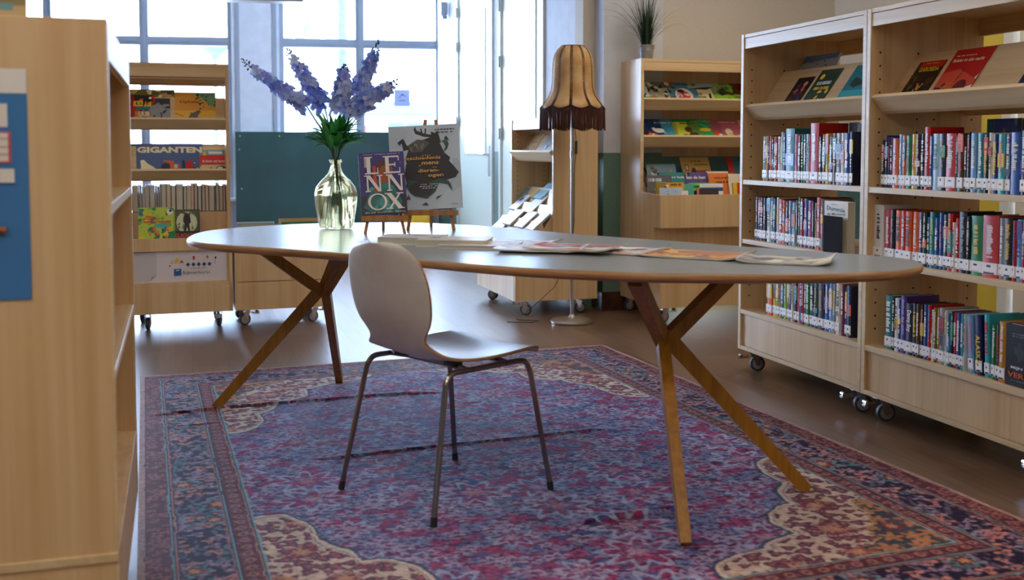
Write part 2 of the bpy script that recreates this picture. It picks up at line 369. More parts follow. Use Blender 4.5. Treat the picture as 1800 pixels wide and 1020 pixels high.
# ---------------------------------------------------------------- unseen ceiling luminaires, added as warm fill
LM = mat('fill_lamp_diffuser', (1, 1, 1), .5); b_ = LM.node_tree.nodes['Principled BSDF']
b_.inputs['Emission Color'].default_value = (1.0, .88, .74, 1); b_.inputs['Emission Strength'].default_value = FILL_LAMP
for k, (x, y) in enumerate([(-2.6, 1.2), (0.2, 1.2), (3.0, 1.2), (-2.4, 4.2), (1.6, 3.4), (3.0, 5.2), (-2.6, -.9), (-1.2, .2), (0.2, -1.5), (3.0, -1.8), (1.2, 5.9)]):  # left ones near the camera added to brighten the foreground side panel
    t = tag(empty('ceiling_fill_light', (x, y, CEIL), R(17)), 'unseen warm white ceiling panel added as fill light above the reading room', 'ceiling light', 'added ceiling fill lights')
    m = MB(); s = .6
    for (a0, b0, a1, b1) in ((-s, -s / 2, -s + .03, s / 2), (s - .03, -s / 2, s, s / 2), (-s, -s / 2, s, -s / 2 + .03), (-s, s / 2 - .03, s, s / 2)): m.box(a0, b0, -.05, a1, b1, 0)
    build('fill_lamp_housing', m, WHITEP, t)
    m = MB(); m.box(-s + .03, -s / 2 + .03, -.035, s - .03, s / 2 - .03, -.02); build('diffuser', m, LM, t)
# hanging white lamp at the top edge of the photograph
pl = zat(3.5, 7.6)
t = tag(empty('pendant_lamp', (-1.733, 7.6, pl), R(10)), 'long white flat pendant lamp hanging in front of the tall windows', 'lamp')
m = MB(); m.box(-.273, -.08, 0, .273, .08, .05, bev=.012); build('lamp_body', m, WHITEP, t)
for x in (-.2, .2):
    m = MB(); m.tube([(x, 0, .05), (x, 0, CEIL - pl)], .003, 6); build('suspension_wire', m, STEEL, t)
# wall sensor box above the door
t = tag(empty('sensor_box', RM @ Vector((rx(789), -.02, 2.44)), ang), 'small grey sensor box on the wall corner beside the tall door', 'sensor')
m = MB(); m.box(-.05, .0, 0, .05, .07, .14, bev=.01); m.box(-.03, .0, -.03, .03, .05, 0); build('sensor_housing', m, FRAMEM, t)
# ================================================================ shelving
def mfrom(o): return Matrix.Translation(o.location) @ o.rotation_euler.to_matrix().to_4x4()
def caster(parent, x, y, z=.10, turn=0.0, brake=True):
    M = Matrix.Translation((x, y, 0)) @ Matrix.Rotation(turn, 4, 'Z')
    m = MB(); m.box(-.03, -.025, z - .006, .03, .025, z, M=M)
    for s in (-1, 1): m.prism([(-.012, z - .006), (.035, z - .02), (.03, .028), (.014, .028)], 'y', s * .016 - .0015, s * .016 + .0015, M=M)
    m.tube([(.022, -.019, .036), (.022, .019, .036)], .006, M=M)
    c = build('caster', m, CHROME if brake else STEEL, parent)
    m = MB(); prof = []
    n = 24
    vs = []; fs = []
    pr = [(.012, -.011), (.026, -.0125), (.036, -.009), (.036, .009), (.026, .0125), (.012, .011)]
    for (r, yy) in pr:
        for k in range(n):
            a = 2 * math.pi * k / n; vs.append((.022 + r * math.cos(a), yy, .036 + r * math.sin(a)))
    for i in range(len(pr) - 1):
        for k in range(n):
            j = (k + 1) % n; fs.append((i * n + j, i * n + k, (i + 1) * n + k, (i + 1) * n + j))
    fs.append(tuple(range(n))); fs.append(tuple(range(6 * n - 1, 5 * n - 1, -1)))
    m.add(vs, fs, M=M); w = build('wheel', m, RUBBER, c)
    m = MB(); m.tube([(.022, -.0135, .036), (.022, .0135, .036)], .0265, 20, M=M); build('wheel_hub', m, GREYP, c)
    if brake:
        m = MB(); m.box(-.06, -.012, z - .030, -.012, .012, z - .022, M=M @ Matrix.Rotation(R(-8), 4, 'Y')); m.tube([(-.06, -.015, z - .024), (-.06, .015, z - .024)], .008, M=M)
        build('brake_lever', m, CHROME, c)
def trough(parent, x0, x1, zf, y0, rise=.225, run=.165, name='display_shelf', mt=None):
    """sloping face-out shelf with a tilted front lip; zf = top of the lip, y0 = its front edge"""
    m = MB(); t = .018
    yb, zb = y0 + .047, zf - .054
    yt, zt = yb + run, zb + rise
    L = math.hypot(run, rise); nx, nz = rise / L * t, -run / L * t
    m.prism([(yb, zb), (yt, zt), (yt + nx, zt + nz), (yb + nx, zb + nz)], 'x', x0, x1)
    L2 = math.hypot(.047, .054); ax, az = .054 / L2 * t, .047 / L2 * t
    o = build(name, m, mt or MAPLE_X, parent)
    m = MB(); m.prism([(y0, zf), (yb, zb), (yb + ax, zb + az), (y0 + ax, zf + az)], 'x', x0, x1)
    build('shelf_lip', m, EDGE, o)
    return math.atan2(run, rise), yb + ax, zb + az
def holes(parent, x, y_list, z0, z1, step=.052, side=1):
    m = MB()
    for y in y_list:
        z = z0
        while z < z1:
            m.disc((y, z, x), .0042, 'x', 8, h=.0006); z += step
    build('peg_holes', m, HOLE, parent)
def face_board(m, x0, y0, z0, x1, y1, z1, e=.02):
    m.box(x0, y0, z0, x1, y1, z1, bev=.0015)
def tall_unit(origin, label, top=1.62, w=1.0, d=.53):
    e = empty('bookcase', origin, math.atan2(G[0][1], G[0][0])); tag(e, label, 'bookcase', None)
    t = .022
    for x, sgn in ((0, 1), (w - t, -1)):
        m = MB(); m.box(x, .004, .10, x + t, d, top, bev=.001); p = build('side_panel', m, MAPLE, e)
        m = MB(); m.box(x, -.001, .10, x + t, .004, top); build('edge_strip', m, EDGE, p)
        holes(p, x + t + .0005 if sgn > 0 else x - .0005, (.045, .22, .30, d - .05), .36, top - .14)
    m = MB(); m.box(t, .01, top - .02, w - t, d, top); build('top_panel', m, MAPLE_X, e)
    m = MB(); m.box(t, .002, top - .016, w - t, .01, top, bev=.001); m.box(t, .004, top - .068, w - t, .02, top - .018, bev=.001); build('fascia', m, EDGE, e)
    m = MB(); m.box(t, d - .02, top - .09, w - t, d, top - .02); build('rear_rail', m, MAPLE_X, e)
    m = MB(); m.box(t, .006, .10, w - t, d - .006, .118); m.box(t, .012, .118, w - t, .03, .275); m.box(t, d - .03, .118, w - t, d - .012, .275); pb = build('base_box', m, MAPLE, e)
    m = MB(); m.box(t, .0, .10, w - t, .012, .118, bev=.001); m.box(t, .0, .275, w - t, .012, .297, bev=.001); build('edge_strip', m, EDGE, pb)
    m = MB(); m.box(t, .012, .275, w - t, d - .006, .297); build('shelf', m, MAPLE_X, e)
    for z in (.64, .925):
        m = MB(); m.box(t, .014, z - .022, w - t, .255, z); s = build('shelf', m, MAPLE_X, e)
        m = MB(); m.box(t, .002, z - .022, w - t, .014, z, bev=.001); build('edge_strip', m, EDGE, s)
        m = MB(); m.box(t, .275, z - .022, w - t, d - .01, z); build('shelf', m, MAPLE_X, e)
    trough(e, t + .002, w - t - .002, 1.276, .006)
    m = MB(); m.prism([(d - .06, 1.22), (d - .06 - .165, 1.445), (d - .06 - .165 - .012, 1.43), (d - .075, 1.208)], 'x', t, w - t); build('display_shelf', m, MAPLE_X, e)
    for x, y in ((.075, .04), (w - .075, .04), (.09, d - .08), (w - .09, d - .08)): caster(e, x, y, turn=R(78 if y < .2 else 20), brake=y < .2)
    return e
O1 = Vector((1.106, 5.215, 0)); O2 = O1 + G[0] * 1.004
U1 = tall_unit(O1, 'tall maple bookcase on wheels, farther of the two beside the rug')
U2 = tall_unit(O2, 'tall maple bookcase on wheels, nearer of the two, at the right edge')
A18 = R(18.7)
# ---- shelf trolley at the back left with no back panel (A) and the low browser beside it (B)
OA = Vector((-1.676, 6.418, 0)) - Vector((math.cos(A18), math.sin(A18), 0)) * .60
UA = tag(empty('display_trolley', OA, A18), 'open backed maple book trolley in front of the left window', 'display rack')
WA = .60; DA = .42; t = .02
for x in (0, WA - t):
    m = MB(); m.prism([(0, .10), (DA, .10), (DA, 1.58), (.10, 1.58), (.10, .50), (0, .50)], 'x', x, x + t); 
    p = build('side_panel', m, MAPLE, UA)
m = MB(); m.box(t, .10, 1.562, WA - t, DA, 1.58); m.box(t, .102, 1.50, WA - t, .118, 1.562); build('top_panel', m, MAPLE_X, UA)
m = MB(); m.prism([(.118, 1.50), (.20, 1.465), (.20, 1.452), (.118, 1.487)], 'x', t, WA - t); build('light_pelmet', m, MAPLE_X, UA)
tiltA = trough(UA, t, WA - t, 1.247, .10, rise=.19, run=.10)
trough(UA, t, WA - t, .942, .10, rise=.20, run=.11)
m = MB(); m.box(t, .10, .50, WA - t, DA - .01, .517); build('shelf', m, MAPLE_X, UA)
m = MB(); m.box(t, .002, .47, WA - t, .018, .545, bev=.001); m.box(t, .018, .478, WA - t, .12, .49); build('bin_front', m, MAPLE, UA)
m = MB(); m.box(t, .16, .517, WA - t, .176, .69); m.box(t, .176, .672, WA - t, DA - .01, .69); build('rear_step', m, MAPLE, UA)
m = MB(); m.box(t, .02, .27, WA - t, .034, .47); build('lower_panel', m, MAPLE, UA)
m = MB(); m.box(0.001, 0, .10, WA - .001, .018, .262, bev=.001); m.box(0.001, 0, .264, WA - .001, DA, .28); m.box(t, .018, .10, WA - t, DA, .118); build('base_box', m, MAPLE, UA)
for x, y in ((.11, .07), (WA - .08, .07), (WA - .08, DA - .08), (.08, DA - .08)): caster(UA, x, y, turn=R(80), brake=x > .3 and y < .2)
# B
OB = Vector((-1.665, 6.424, 0)); WB = .56
UB = tag(empty('browser_box', OB, A18), 'low maple picture book browser box on wheels behind the table', 'browser box')
for x in (0, WB - .018): m = MB(); m.box(x, 0, .10, x + .018, .42, .56); build('side_panel', m, MAPLE, UB)
m = MB(); m.box(.018, .0, .10, WB - .018, .016, .268, bev=.001); build('base_box', m, MAPLE, UB)
m = MB(); m.box(.018, .002, .272, WB - .018, .016, .52, bev=.001); build('front_panel', m, MAPLE, UB)
m = MB(); m.box(.018, .404, .10, WB - .018, .42, .56); build('rear_panel', m, MAPLE, UB)
m = MB(); m.box(.018, .016, .28, WB - .018, .404, .296); m.box(.018, .2, .296, WB - .018, .212, .5); m.box(.018, .016, .10, WB - .018, .404, .116); build('bin_floor', m, MAPLE_X, UB)
for x, y in ((.08, .07), (WB - .07, .07), (WB - .07, .34), (.08, .34)): caster(UB, x, y, turn=R(200), brake=y < .2)
# ---- rack behind the floor lamp (C), front facing left
OC = Vector((-.34, 7.67, 0)); OC = Vector((.018, 6.788, 0)) - G[0] * .94
UC = tag(empty('display_trolley', OC, math.atan2(G[0][1], G[0][0])), 'maple magazine trolley on wheels behind the fringed floor lamp', 'display rack')
WC = .94; DC = .56; t = .022
side = [(0, .10), (DC, .10), (DC, 1.275), (.26, 1.275), (.26, .50), (0, .42)]
for x in (0, WC - t):
    m = MB(); m.prism([(y if y > .001 else .002, z) for y, z in side], 'x', x, x + t); p = build('side_panel', m, MAPLE, UC)
    m = MB(); m.box(x, .256, .50, x + t, .26, 1.275); build('edge_strip', m, EDGE, p)
    if x == 0: holes(p, t + .0005, (.30, .50), .70, 1.2, .035)
m = MB(); m.box(t, .262, 1.255, WC - t, DC, 1.275); m.box(t, .26, 1.205, WC - t, .278, 1.253); build('top_panel', m, MAPLE_X, UC)
trough(UC, t, WC - t, 1.05, .235, rise=.17, run=.12)
m = MB(); m.box(t, .0, .10, WC - t, .016, .42, bev=.001); m.box(t, .016, .10, WC - t, DC, .118); build('base_box', m, MAPLE, UC)
m = MB(); m.prism([(.016, .42), (.016, .40), (.40, .62), (.40, .80), (.38, .80), (.30, .66), (.29, .70), (.20, .56), (.19, .60), (.10, .46)], 'x', t, WC - t); build('stepped_display', m, MAPLE_X, UC)
m = MB(); m.box(t, DC - .02, .75, .30, DC - .005, 1.05); build('rear_panel', m, MAPLE, UC)
for x, y in ((.10, .07), (WC - .09, .08), (WC - .10, DC - .1), (.1, DC - .1)): caster(UC, x, y, turn=R(60), brake=x > .5)
# ---- picture book rack with the plant on top (W)
AW = R(17.3); OW = Vector((.902, 6.51, 0))
UW = tag(empty('picture_book_rack', OW, AW), 'maple picture book rack with two sloping shelves and a deep bin', 'display rack')
WW = 1.0; DW = .69; t = .022; s = .31
side = [(.002, .10), (DW, .10), (DW, 1.64), (s, 1.64), (s, .80), (.002, .79), (.002, .59), (.10, .59), (.10, .27), (.002, .27)]
for x in (0, WW - t):
    m = MB(); m.prism(side, 'x', x, x + t); p = build('side_panel', m, MAPLE, UW)
    m = MB(); m.box(x, s - .004, .80, x + t, s, 1.64); build('edge_strip', m, EDGE, p)
m = MB(); m.box(t, s, 1.622, WW - t, DW, 1.64); m.box(t, s + .001, 1.565, WW - t, s + .018, 1.62, bev=.001); build('top_panel', m, MAPLE_X, UW)
TW1 = trough(UW, t, WW - t, 1.385, s - .01, rise=.17, run=.15)
TW2 = trough(UW, t, WW - t, 1.148, s - .01, rise=.17, run=.15)
m = MB(); m.box(t, DW - .02, 1.02, WW - t, DW - .005, 1.62); build('rear_panel', m, MAPLE, UW)
m = MB(); m.box(t * 0 + .0, .0, .59, WW, .002, .79); m.box(t, .002, .59, WW - t, .02, .79); m.box(t, .02, .59, WW - t, DW, .605); m.box(t, .60, .605, WW - t, .615, .86); build('bin_front', m, MAPLE, UW)
m = MB(); m.box(t, .10, .27, WW - t, .115, .59); build('recess_panel', m, MAPLE, UW)
m = MB(); m.box(0, .0, .10, WW, .002, .27); m.box(t, .002, .10, WW - t, .018, .27); m.box(t, .018, .252, WW - t, DW, .27); m.box(t, .018, .10, WW - t, DW, .118); build('base_box', m, MAPLE, UW)
for x, y in ((.08, .08), (WW - .08, .08), (.07, DW - .1), (WW - .08, DW - .1)): caster(UW, x, y, turn=R(190), brake=y < .2)
# ---- foreground bookcase at the left edge, front facing right
OF = Vector((-.774, 2.07, 0)); FX = Vector((-.297, .955, 0)).normalized(); AF = math.atan2(FX[1], FX[0])
UF = tag(empty('bookcase', OF, AF), 'low maple bookcase standing close up at the left edge, side panel forward', 'bookcase')
WF = 1.0; DF = .5; t = .022; TF = 1.326
for x in (0, WF - t):
    m = MB(); m.box(x, .004, .10, x + t, DF, TF, bev=.001); p = build('side_panel', m, MAPLE, UF)
    m = MB(); m.box(x, -.001, .10, x + t, .004, TF); build('edge_strip', m, EDGE, p)
m = MB(); m.box(t, .004, TF - .02, WF - t, DF, TF); build('top_panel', m, MAPLE_X, UF)
m = MB(); m.box(t, .0, TF - .075, WF - t, .016, TF - .001, bev=.001); build('fascia', m, EDGE, UF)
m = MB(); m.box(t, .24, .30, WF - t, .255, TF - .02); build('rear_panel', m, MAPLE, UF)
for z in (.64, .97):
    m = MB(); m.box(t, .012, z - .022, WF - t, .24, z); sh = build('shelf', m, MAPLE_X, UF)
    m = MB(); m.box(t, .0, z - .022, WF - t, .012, z, bev=.001); build('edge_strip', m, EDGE, sh)
m = MB(); m.box(t, .0, .10, WF - t, .016, .28, bev=.001); m.box(t, .016, .264, WF - t, DF, .28); m.box(t, .016, .10, WF - t, DF, .118); build('base_box', m, MAPLE, UF)
m = MB(); m.box(-.004, .0, .268, -.0005, DF, .286, bev=.001); build('edge_strip', m, EDGE, UF)
for x, y in ((.1, .06), (WF - .1, .06), (.1, DF - .08), (WF - .1, DF - .08)): caster(UF, x, y, turn=R(30), brake=y < .2)
# ================================================================ books
PAL = dict(black='15151b', navy='1d2547', darkblue='1b2f6b', blue='2e5fa8', lightblue='7fb0d8', teal='1f8a92', turquoise='3fb5bd', paleblue='b3d0e0',
           darkgreen='1f4a38', green='1f8c4e', lime='9ccb3a', olive='7d7a32', yellow='e8c92d', ochre='c8912e', orange='e2722a', brown='6a452c', darkbrown='38261f',
           red='c7271f', darkred='7c1c22', pink='e58aa8', magenta='a8337a', violet='5c3f8c', purple='3c2550', lilac='a99bd0', cream='e6ddc2', white='e9e9e6', grey='9ea3a6',
           darkgrey='45484d', tan='c9a878', gold='b99a4a', skin='b5744c', salmon='dd8a72')
PAL = {k: tuple(c ** 1.22 for c in srgb(v)) for k, v in PAL.items()}
WORD = dict(navy='navy', darkblue='dark blue', lightblue='light blue', paleblue='pale blue', darkgreen='dark green', darkbrown='dark brown', darkred='dark red', darkgrey='dark grey')
def cw(c): return WORD.get(c, c)
def colr(c): return PAL[c] if isinstance(c, str) and c in PAL else (srgb(c) if isinstance(c, str) else c)
_font_cache = {}
def text_geo(s, bold=0.0):
    k = (s, bold)
    if k not in _font_cache:
        cu = bpy.data.curves.new('lettering', 'FONT'); cu.body = s; cu.size = 1; cu.resolution_u = 2; cu.offset = bold
        o = bpy.data.objects.new('lettering', cu); COL.objects.link(o)
        dg = bpy.context.evaluated_depsgraph_get(); me = bpy.data.meshes.new_from_object(o.evaluated_get(dg))
        vs = [tuple(v.co) for v in me.vertices]; fs = [tuple(p.vertices) for p in me.polygons]
        bpy.data.objects.remove(o); bpy.data.curves.remove(cu); bpy.data.meshes.remove(me)
        _font_cache[k] = (vs, fs)
    return _font_cache[k]
def put_text(mb, s, cx, cz, h, col, y, bold=.02, w=None, rot=0, slant=0):
    """lettering on the plane y = const, facing -y, centred on (cx, cz), cap height about h, optional total width w"""
    vs, fs = text_geo(s, bold)
    if not vs: return
    x0 = min(v[0] for v in vs); x1 = max(v[0] for v in vs); z0 = min(v[1] for v in vs); z1 = max(v[1] for v in vs)
    sy = h / max(.01, z1 - z0); sx = sy if w is None else w / (x1 - x0)
    c, sn = math.cos(rot), math.sin(rot); out_ = []
    for v in vs:
        a = (v[0] - (x0 + x1) / 2) * sx; b = (v[1] - (z0 + z1) / 2) * sy; a += b * slant
        out_.append((cx + a * c - b * sn, y, cz + a * sn + b * c))
    mb.add(out_, fs, col)
def blob(cx, cz, rx, rz, n=14, jit=0, rnd=random, rot=0):
    o = []
    for k in range(n):
        a = 2 * math.pi * k / n; q = 1 + jit * (rnd.random() * 2 - 1); x = rx * q * math.cos(a); z = rz * q * math.sin(a)
        o.append((cx + x * math.cos(rot) - z * math.sin(rot), cz + x * math.sin(rot) + z * math.cos(rot)))
    return o
def draw(mb, art, w, h, y0=0.0, seed=0, x0=0., z0=0.):
    """printed shapes in cover fractions, in paint order"""
    y = y0
    for a in art:
        y -= .00025; k = a[0]
        def flat(pts, col):
            pts = [(min(max(p[0], 0), 1), min(max(p[1], 0), 1)) for p in pts]
            q = [pts[0]]
            for p in pts[1:]:
                if abs(p[0] - q[-1][0]) + abs(p[1] - q[-1][1]) > 1e-5: q.append(p)
            if abs(q[0][0] - q[-1][0]) + abs(q[0][1] - q[-1][1]) < 1e-5: q.pop()
            if len(q) < 3: return
            ar = sum(q[i][0] * q[(i + 1) % len(q)][1] - q[(i + 1) % len(q)][0] * q[i][1] for i in range(len(q)))
            if abs(ar) < 1e-6: return
            if ar < 0: q = q[::-1]
            mb.add([(x0 + p[0] * w, y, z0 + p[1] * h) for p in q], [tuple(range(len(q)))], colr(col))
        if k == 'r': flat([(a[1], a[2]), (a[3], a[2]), (a[3], a[4]), (a[1], a[4])], a[5])
        elif k == 'e': flat(blob(a[1], a[2], a[3], a[4]), a[5])
        elif k == 'p': flat(a[1], a[2])
        elif k == 'b':
            rnd = random.Random(a[1] + seed); x0b, z0b, x1b, z1b = a[4] if len(a) > 4 else (0, 0, 1, 1); sz = a[5] if len(a) > 5 else .12
            for i in range(a[2]):
                yy = y; flat(blob(x0b + rnd.random() * (x1b - x0b), z0b + rnd.random() * (z1b - z0b), sz * (.4 + rnd.random()), sz * (.3 + rnd.random() * .8), 9, .35, rnd, rnd.random() * 3), rnd.choice(a[3])); y -= .00002
        elif k == 'm':     # unreadable small print: short dashes
            rnd = random.Random(int(a[1] * 97 + a[2] * 31) + seed); x = a[1]
            while x < a[3] - .02:
                l = .012 + rnd.random() * .03; flat([(x, a[2]), (min(x + l, a[3]), a[2]), (min(x + l, a[3]), a[4]), (x, a[4])], a[5]); x += l + .012 + (.03 if rnd.random() < .2 else 0)
        elif k == 't': put_text(mb, a[1], x0 + a[2] * w, z0 + a[3] * h, a[4] * h, colr(a[5]), y, a[7] if len(a) > 7 else .02, (a[6] * w) if len(a) > 6 and a[6] else None, R(a[8]) if len(a) > 8 else 0)
        elif k == 'l':     # drawn line
            _, p0, p1, th, c = a; dx, dz = (p1[0] - p0[0]) * w, (p1[1] - p0[1]) * h; L = math.hypot(dx, dz); nx, nz = -dz / L * th / 2, dx / L * th / 2
            mb.add([(x0 + p0[0] * w - nx, y, z0 + p0[1] * h - nz), (x0 + p1[0] * w - nx, y, z0 + p1[1] * h - nz), (x0 + p1[0] * w + nx, y, z0 + p1[1] * h + nz), (x0 + p0[0] * w + nx, y, z0 + p0[1] * h + nz)], [(0, 1, 2, 3)], colr(c))
NB = [0]
def face_book(M, w, h, t, base, art, label, group, cat='book', back=None, spinecol=None, texts=True, seed=0, name='book'):
    """book shown front on. local: x right, z up along the cover, y into the book"""
    NB[0] += 1
    o = bpy.data.objects.new(name, None); COL.objects.link(o); o.matrix_world = M; o.empty_display_size = .05
    tag(o, label, cat, group)
    m = MB(); c = .0022; bc = colr(base); sc = colr(spinecol) if spinecol else bc
    m.box(0, 0, 0, w, c, h, bc); m.box(0, t - c, 0, w, t, h, colr(back) if back else bc); m.box(0, c, 0, c, t - c, h, sc)
    build('cover', m, PRINT, o)
    m = MB(); m.box(c, c, .003, w - .003, t - c, h - .003); build('page_block', m, PAPER, o)
    pic = [a for a in art if a[0] != 't']; tx = [a for a in art if a[0] == 't']
    if pic: m = MB(); draw(m, pic, w, h, -.0002, seed); build('cover_picture', m, PRINT, o)
    if tx: m = MB(); draw(m, tx, w, h, -.0002 - .00025 * len(pic) - .0006, seed); build('cover_title', m, PRINT, o)
    return o
def on_unit(U, x, y, z, tilt=0.0, yaw=0.0, roll=0.0):
    return mfrom(U) @ Matrix.Translation((x, y, z)) @ Matrix.Rotation(yaw, 4, 'Z') @ Matrix.Rotation(-tilt, 4, 'X') @ Matrix.Rotation(roll, 4, 'Y')
ORD = ['first', 'second', 'third', 'fourth', 'fifth', 'sixth', 'seventh', 'eighth', 'ninth', 'tenth', '11th', '12th', '13th', '14th', '15th', '16th', '17th', '18th', '19th', '20th', '21st', '22nd', '23rd', '24th', '25th', '26th', '27th', '28th', '29th', '30th', '31st', '32nd', '33rd', '34th', '35th']
def spine_book(M, w, h, d, base, label, group, accent=None, title=None, sticker=True, rnd=random, seed=0, fore=False, band=None):
    """upright book, spine towards -y; x is its thickness"""
    NB[0] += 1
    o = bpy.data.objects.new('book', None); COL.objects.link(o); o.matrix_world = M; o.empty_display_size = .03
    tag(o, label, 'book', group); bc = colr(base); c = min(.0022, w * .2)
    m = MB()
    if not fore:
        n = 5; pts = [(0, d)] + [(0, .004)] + [(w * (k + 1) / (n + 1), .004 - .0035 * math.sin(math.pi * (k + 1) / (n + 1))) for k in range(n)] + [(w, .004), (w, d), (w - c, d), (w - c, .006), (c, .006), (c, d)]
        m.prism(pts, 'z', 0, h, bc); build('cover', m, PRINT, o)
        m = MB(); m.box(c, .006, .003, w - c, d - .003, h - .003); build('page_block', m, PAPER, o)
        m = MB(); y = -.0006; r = random.Random(seed)
        ac = colr(accent) if accent else ((.85, .85, .82) if sum(bc) < 1.2 else (.08, .08, .12))
        if band: m.box(.0008, y + .0003, h * band[0], w - .0008, .004, h * band[1], colr(band[2]))
        if title:
            put_text(m, title[0], w / 2, h * title[2], w * .74, colr(title[1]), y - .0004, .02, h * title[3], R(-90))
        else:
            z = h * (.32 + .1 * r.random()); zt = h * (.8 + .15 * r.random()); tw = w * (.16 + .16 * r.random())
            while z < zt:                                     # unreadable title: broken strokes along the spine
                l = .002 + .005 * r.random(); m.box(w / 2 - tw, y, z, w / 2 + tw * (.3 + .7 * r.random()), .002, z + l, ac); z += l + .0016 + (.006 if r.random() < .15 else 0)
        build('spine_title', m, PRINT, o)
        if sticker:
            m = MB(); m.box(.0006, -.0009, .012, w - .0006, .003, .050, srgb('f0f0ee'))
            zz = .030 + .006 * r.random(); m.box(w * .34, -.0012, zz, w * (.5 + .16 * r.random()), 0, zz + .004 + .005 * r.random(), srgb('20202a')); m.box(w * .15, -.0012, .0125, w * .85, 0, .018, srgb('20202a') if r.random() < .6 else srgb('c8c8c8'))
            build('call_number_label', m, PRINT, o)
    else:
        m.box(0, .0, 0, c, d, h, bc); m.box(w - c, .0, 0, w, d, h, bc); m.box(c, d - c, 0, w - c, d, h, bc); build('cover', m, PRINT, o)
        m = MB(); m.box(c, .004, .003, w - c, d - c, h - .003); build('page_block', m, PAPER, o)
    return o
def spine_row(U, y, z, us, specs, where, group, hdef=.21, d=.15, seed=1, sc=None):
    """us: column of each left spine edge in the photograph, last = right end"""
    P = mfrom(U) @ Vector((0, y, z)); dd = Vector((math.cos(U.rotation_euler[2]), math.sin(U.rotation_euler[2]), 0))
    xs = [cut(u, P, dd) for u in us]; rnd = random.Random(seed); n = len(specs)
    for i, sp in enumerate(specs):
        sp = sp.split(':'); base = sp[0]; h = float(sp[1]) / 100 if len(sp) > 1 and sp[1] else hdef + (rnd.random() - .5) * .012
        acc = sp[2] if len(sp) > 2 and sp[2] else None; title = None
        if len(sp) > 3: title = (sp[3], acc or 'white', .66, .42)
        w = xs[i + 1] - xs[i] - .0012; wd = 'slim' if w < .013 else ('thick' if w > .026 else '')
        prev = cw(specs[i - 1].split(':')[0]) if i else None; nxt = cw(specs[i + 1].split(':')[0]) if i + 1 < n else None
        if prev and nxt: mid = 'between %s and %s ones' % (prev, nxt) if prev != nxt else 'between two %s ones' % prev
        elif prev: mid = 'after a %s one' % prev
        else: mid = 'before a %s one' % nxt
        lb = ' '.join(('%s %s book %s, %s from left, %s' % (wd, cw(base), mid, ORD[i], where)).split())
        if len(lb.split()) > 16: lb = lb.replace('thick ', '')
        if len(lb.split()) > 16: lb = lb.replace('between ', 'by ').replace(' ones,', ',').replace(' and ', '/')
        band = None
        if rnd.random() < .35: a0 = .3 + rnd.random() * .4; band = (a0, min(.98, a0 + .1 + rnd.random() * .3), rnd.choice(['orange', 'lightblue', 'yellow', 'red', 'teal', 'navy', 'cream', 'green', 'violet']))
        spine_book(on_unit(U, xs[i] + .0006, y + rnd.random() * .006, z), w, h, min(d, .15 + .02 * rnd.random()), base, lb, group, acc, title, rnd.random() < .95, rnd, seed * 100 + i, band=None if title else band)
    return xs
def cr(x, x0, s): return x0 + x / s
g1 = 'books in the rows of the farther bookcase'; g2 = 'books in the rows of the nearer bookcase'
# farther bookcase, three rows
px = [160, 187, 203, 217, 232, 247, 262, 275, 300, 318, 337, 400, 422, 445, 462, 484, 508, 520, 580, 602, 628, 652, 683, 712, 750, 775, 808, 833]
sp = ['darkgreen', 'yellow', 'darkred', 'orange', 'darkgrey', 'tan', 'red', 'cream:20.5', 'paleblue:22.5', 'blue:21.5', 'teal:24', 'pink:21.5:navy', 'navy', 'green:21.5', 'darkgreen', 'paleblue', 'pink:21:', 'red:26', 'darkbrown', 'olive', 'yellow:21.5', 'navy:20', 'brown:21.5', 'grey:21.5:darkgreen', 'white:21.5', 'blue:21.5', 'navy:22:white']
spine_row(U1, .03, .925, [cr(x, 1300, 4.25) for x in px], sp, 'upper row, farther bookcase', g1, .208, seed=11)
px = [105, 130, 147, 170, 192, 220, 240, 260, 282, 312, 333, 357, 380, 405, 425, 445, 468, 497, 530, 550, 562, 597, 615]
sp = ['purple', 'darkred', 'darkbrown', 'navy', 'white', 'teal', 'blue', 'cream:21:yellow', 'red', 'orange:20', 'navy:19.5', 'lightblue:20', 'paleblue:19.5', 'black', 'green:22', 'red:21.5', 'blue:21.5', 'magenta', 'darkgreen', 'cream', 'red:22.5:white', 'grey:22']
xs = spine_row(U1, .03, .64, [cr(x, 1300, 4.25) for x in px], sp, 'middle row, farther bookcase', g1, .205, seed=12)
px = [158, 165, 196, 216, 232, 245, 265, 283, 297, 310, 325, 347, 360, 377, 388, 403, 425, 450, 478, 515, 545, 568, 585, 612, 640, 652, 680]
sp = ['darkbrown', 'orange', 'yellow', 'lime', 'pink', 'green', 'lime', 'grey', 'navy', 'white', 'black:20:lightblue', 'pink:20:red', 'violet', 'red', 'teal', 'green', 'navy', 'darkgreen:20:gold', 'purple:20:gold', 'blue', 'lightblue', 'grey', 'cream:21.5', 'darkred', 'blue', 'navy:21.5:lightblue']
spine_row(U1, .03, .297, [cr(x, 1300, 3.516) for x in px], sp, 'bottom row, farther bookcase', g1, .21, seed=13)
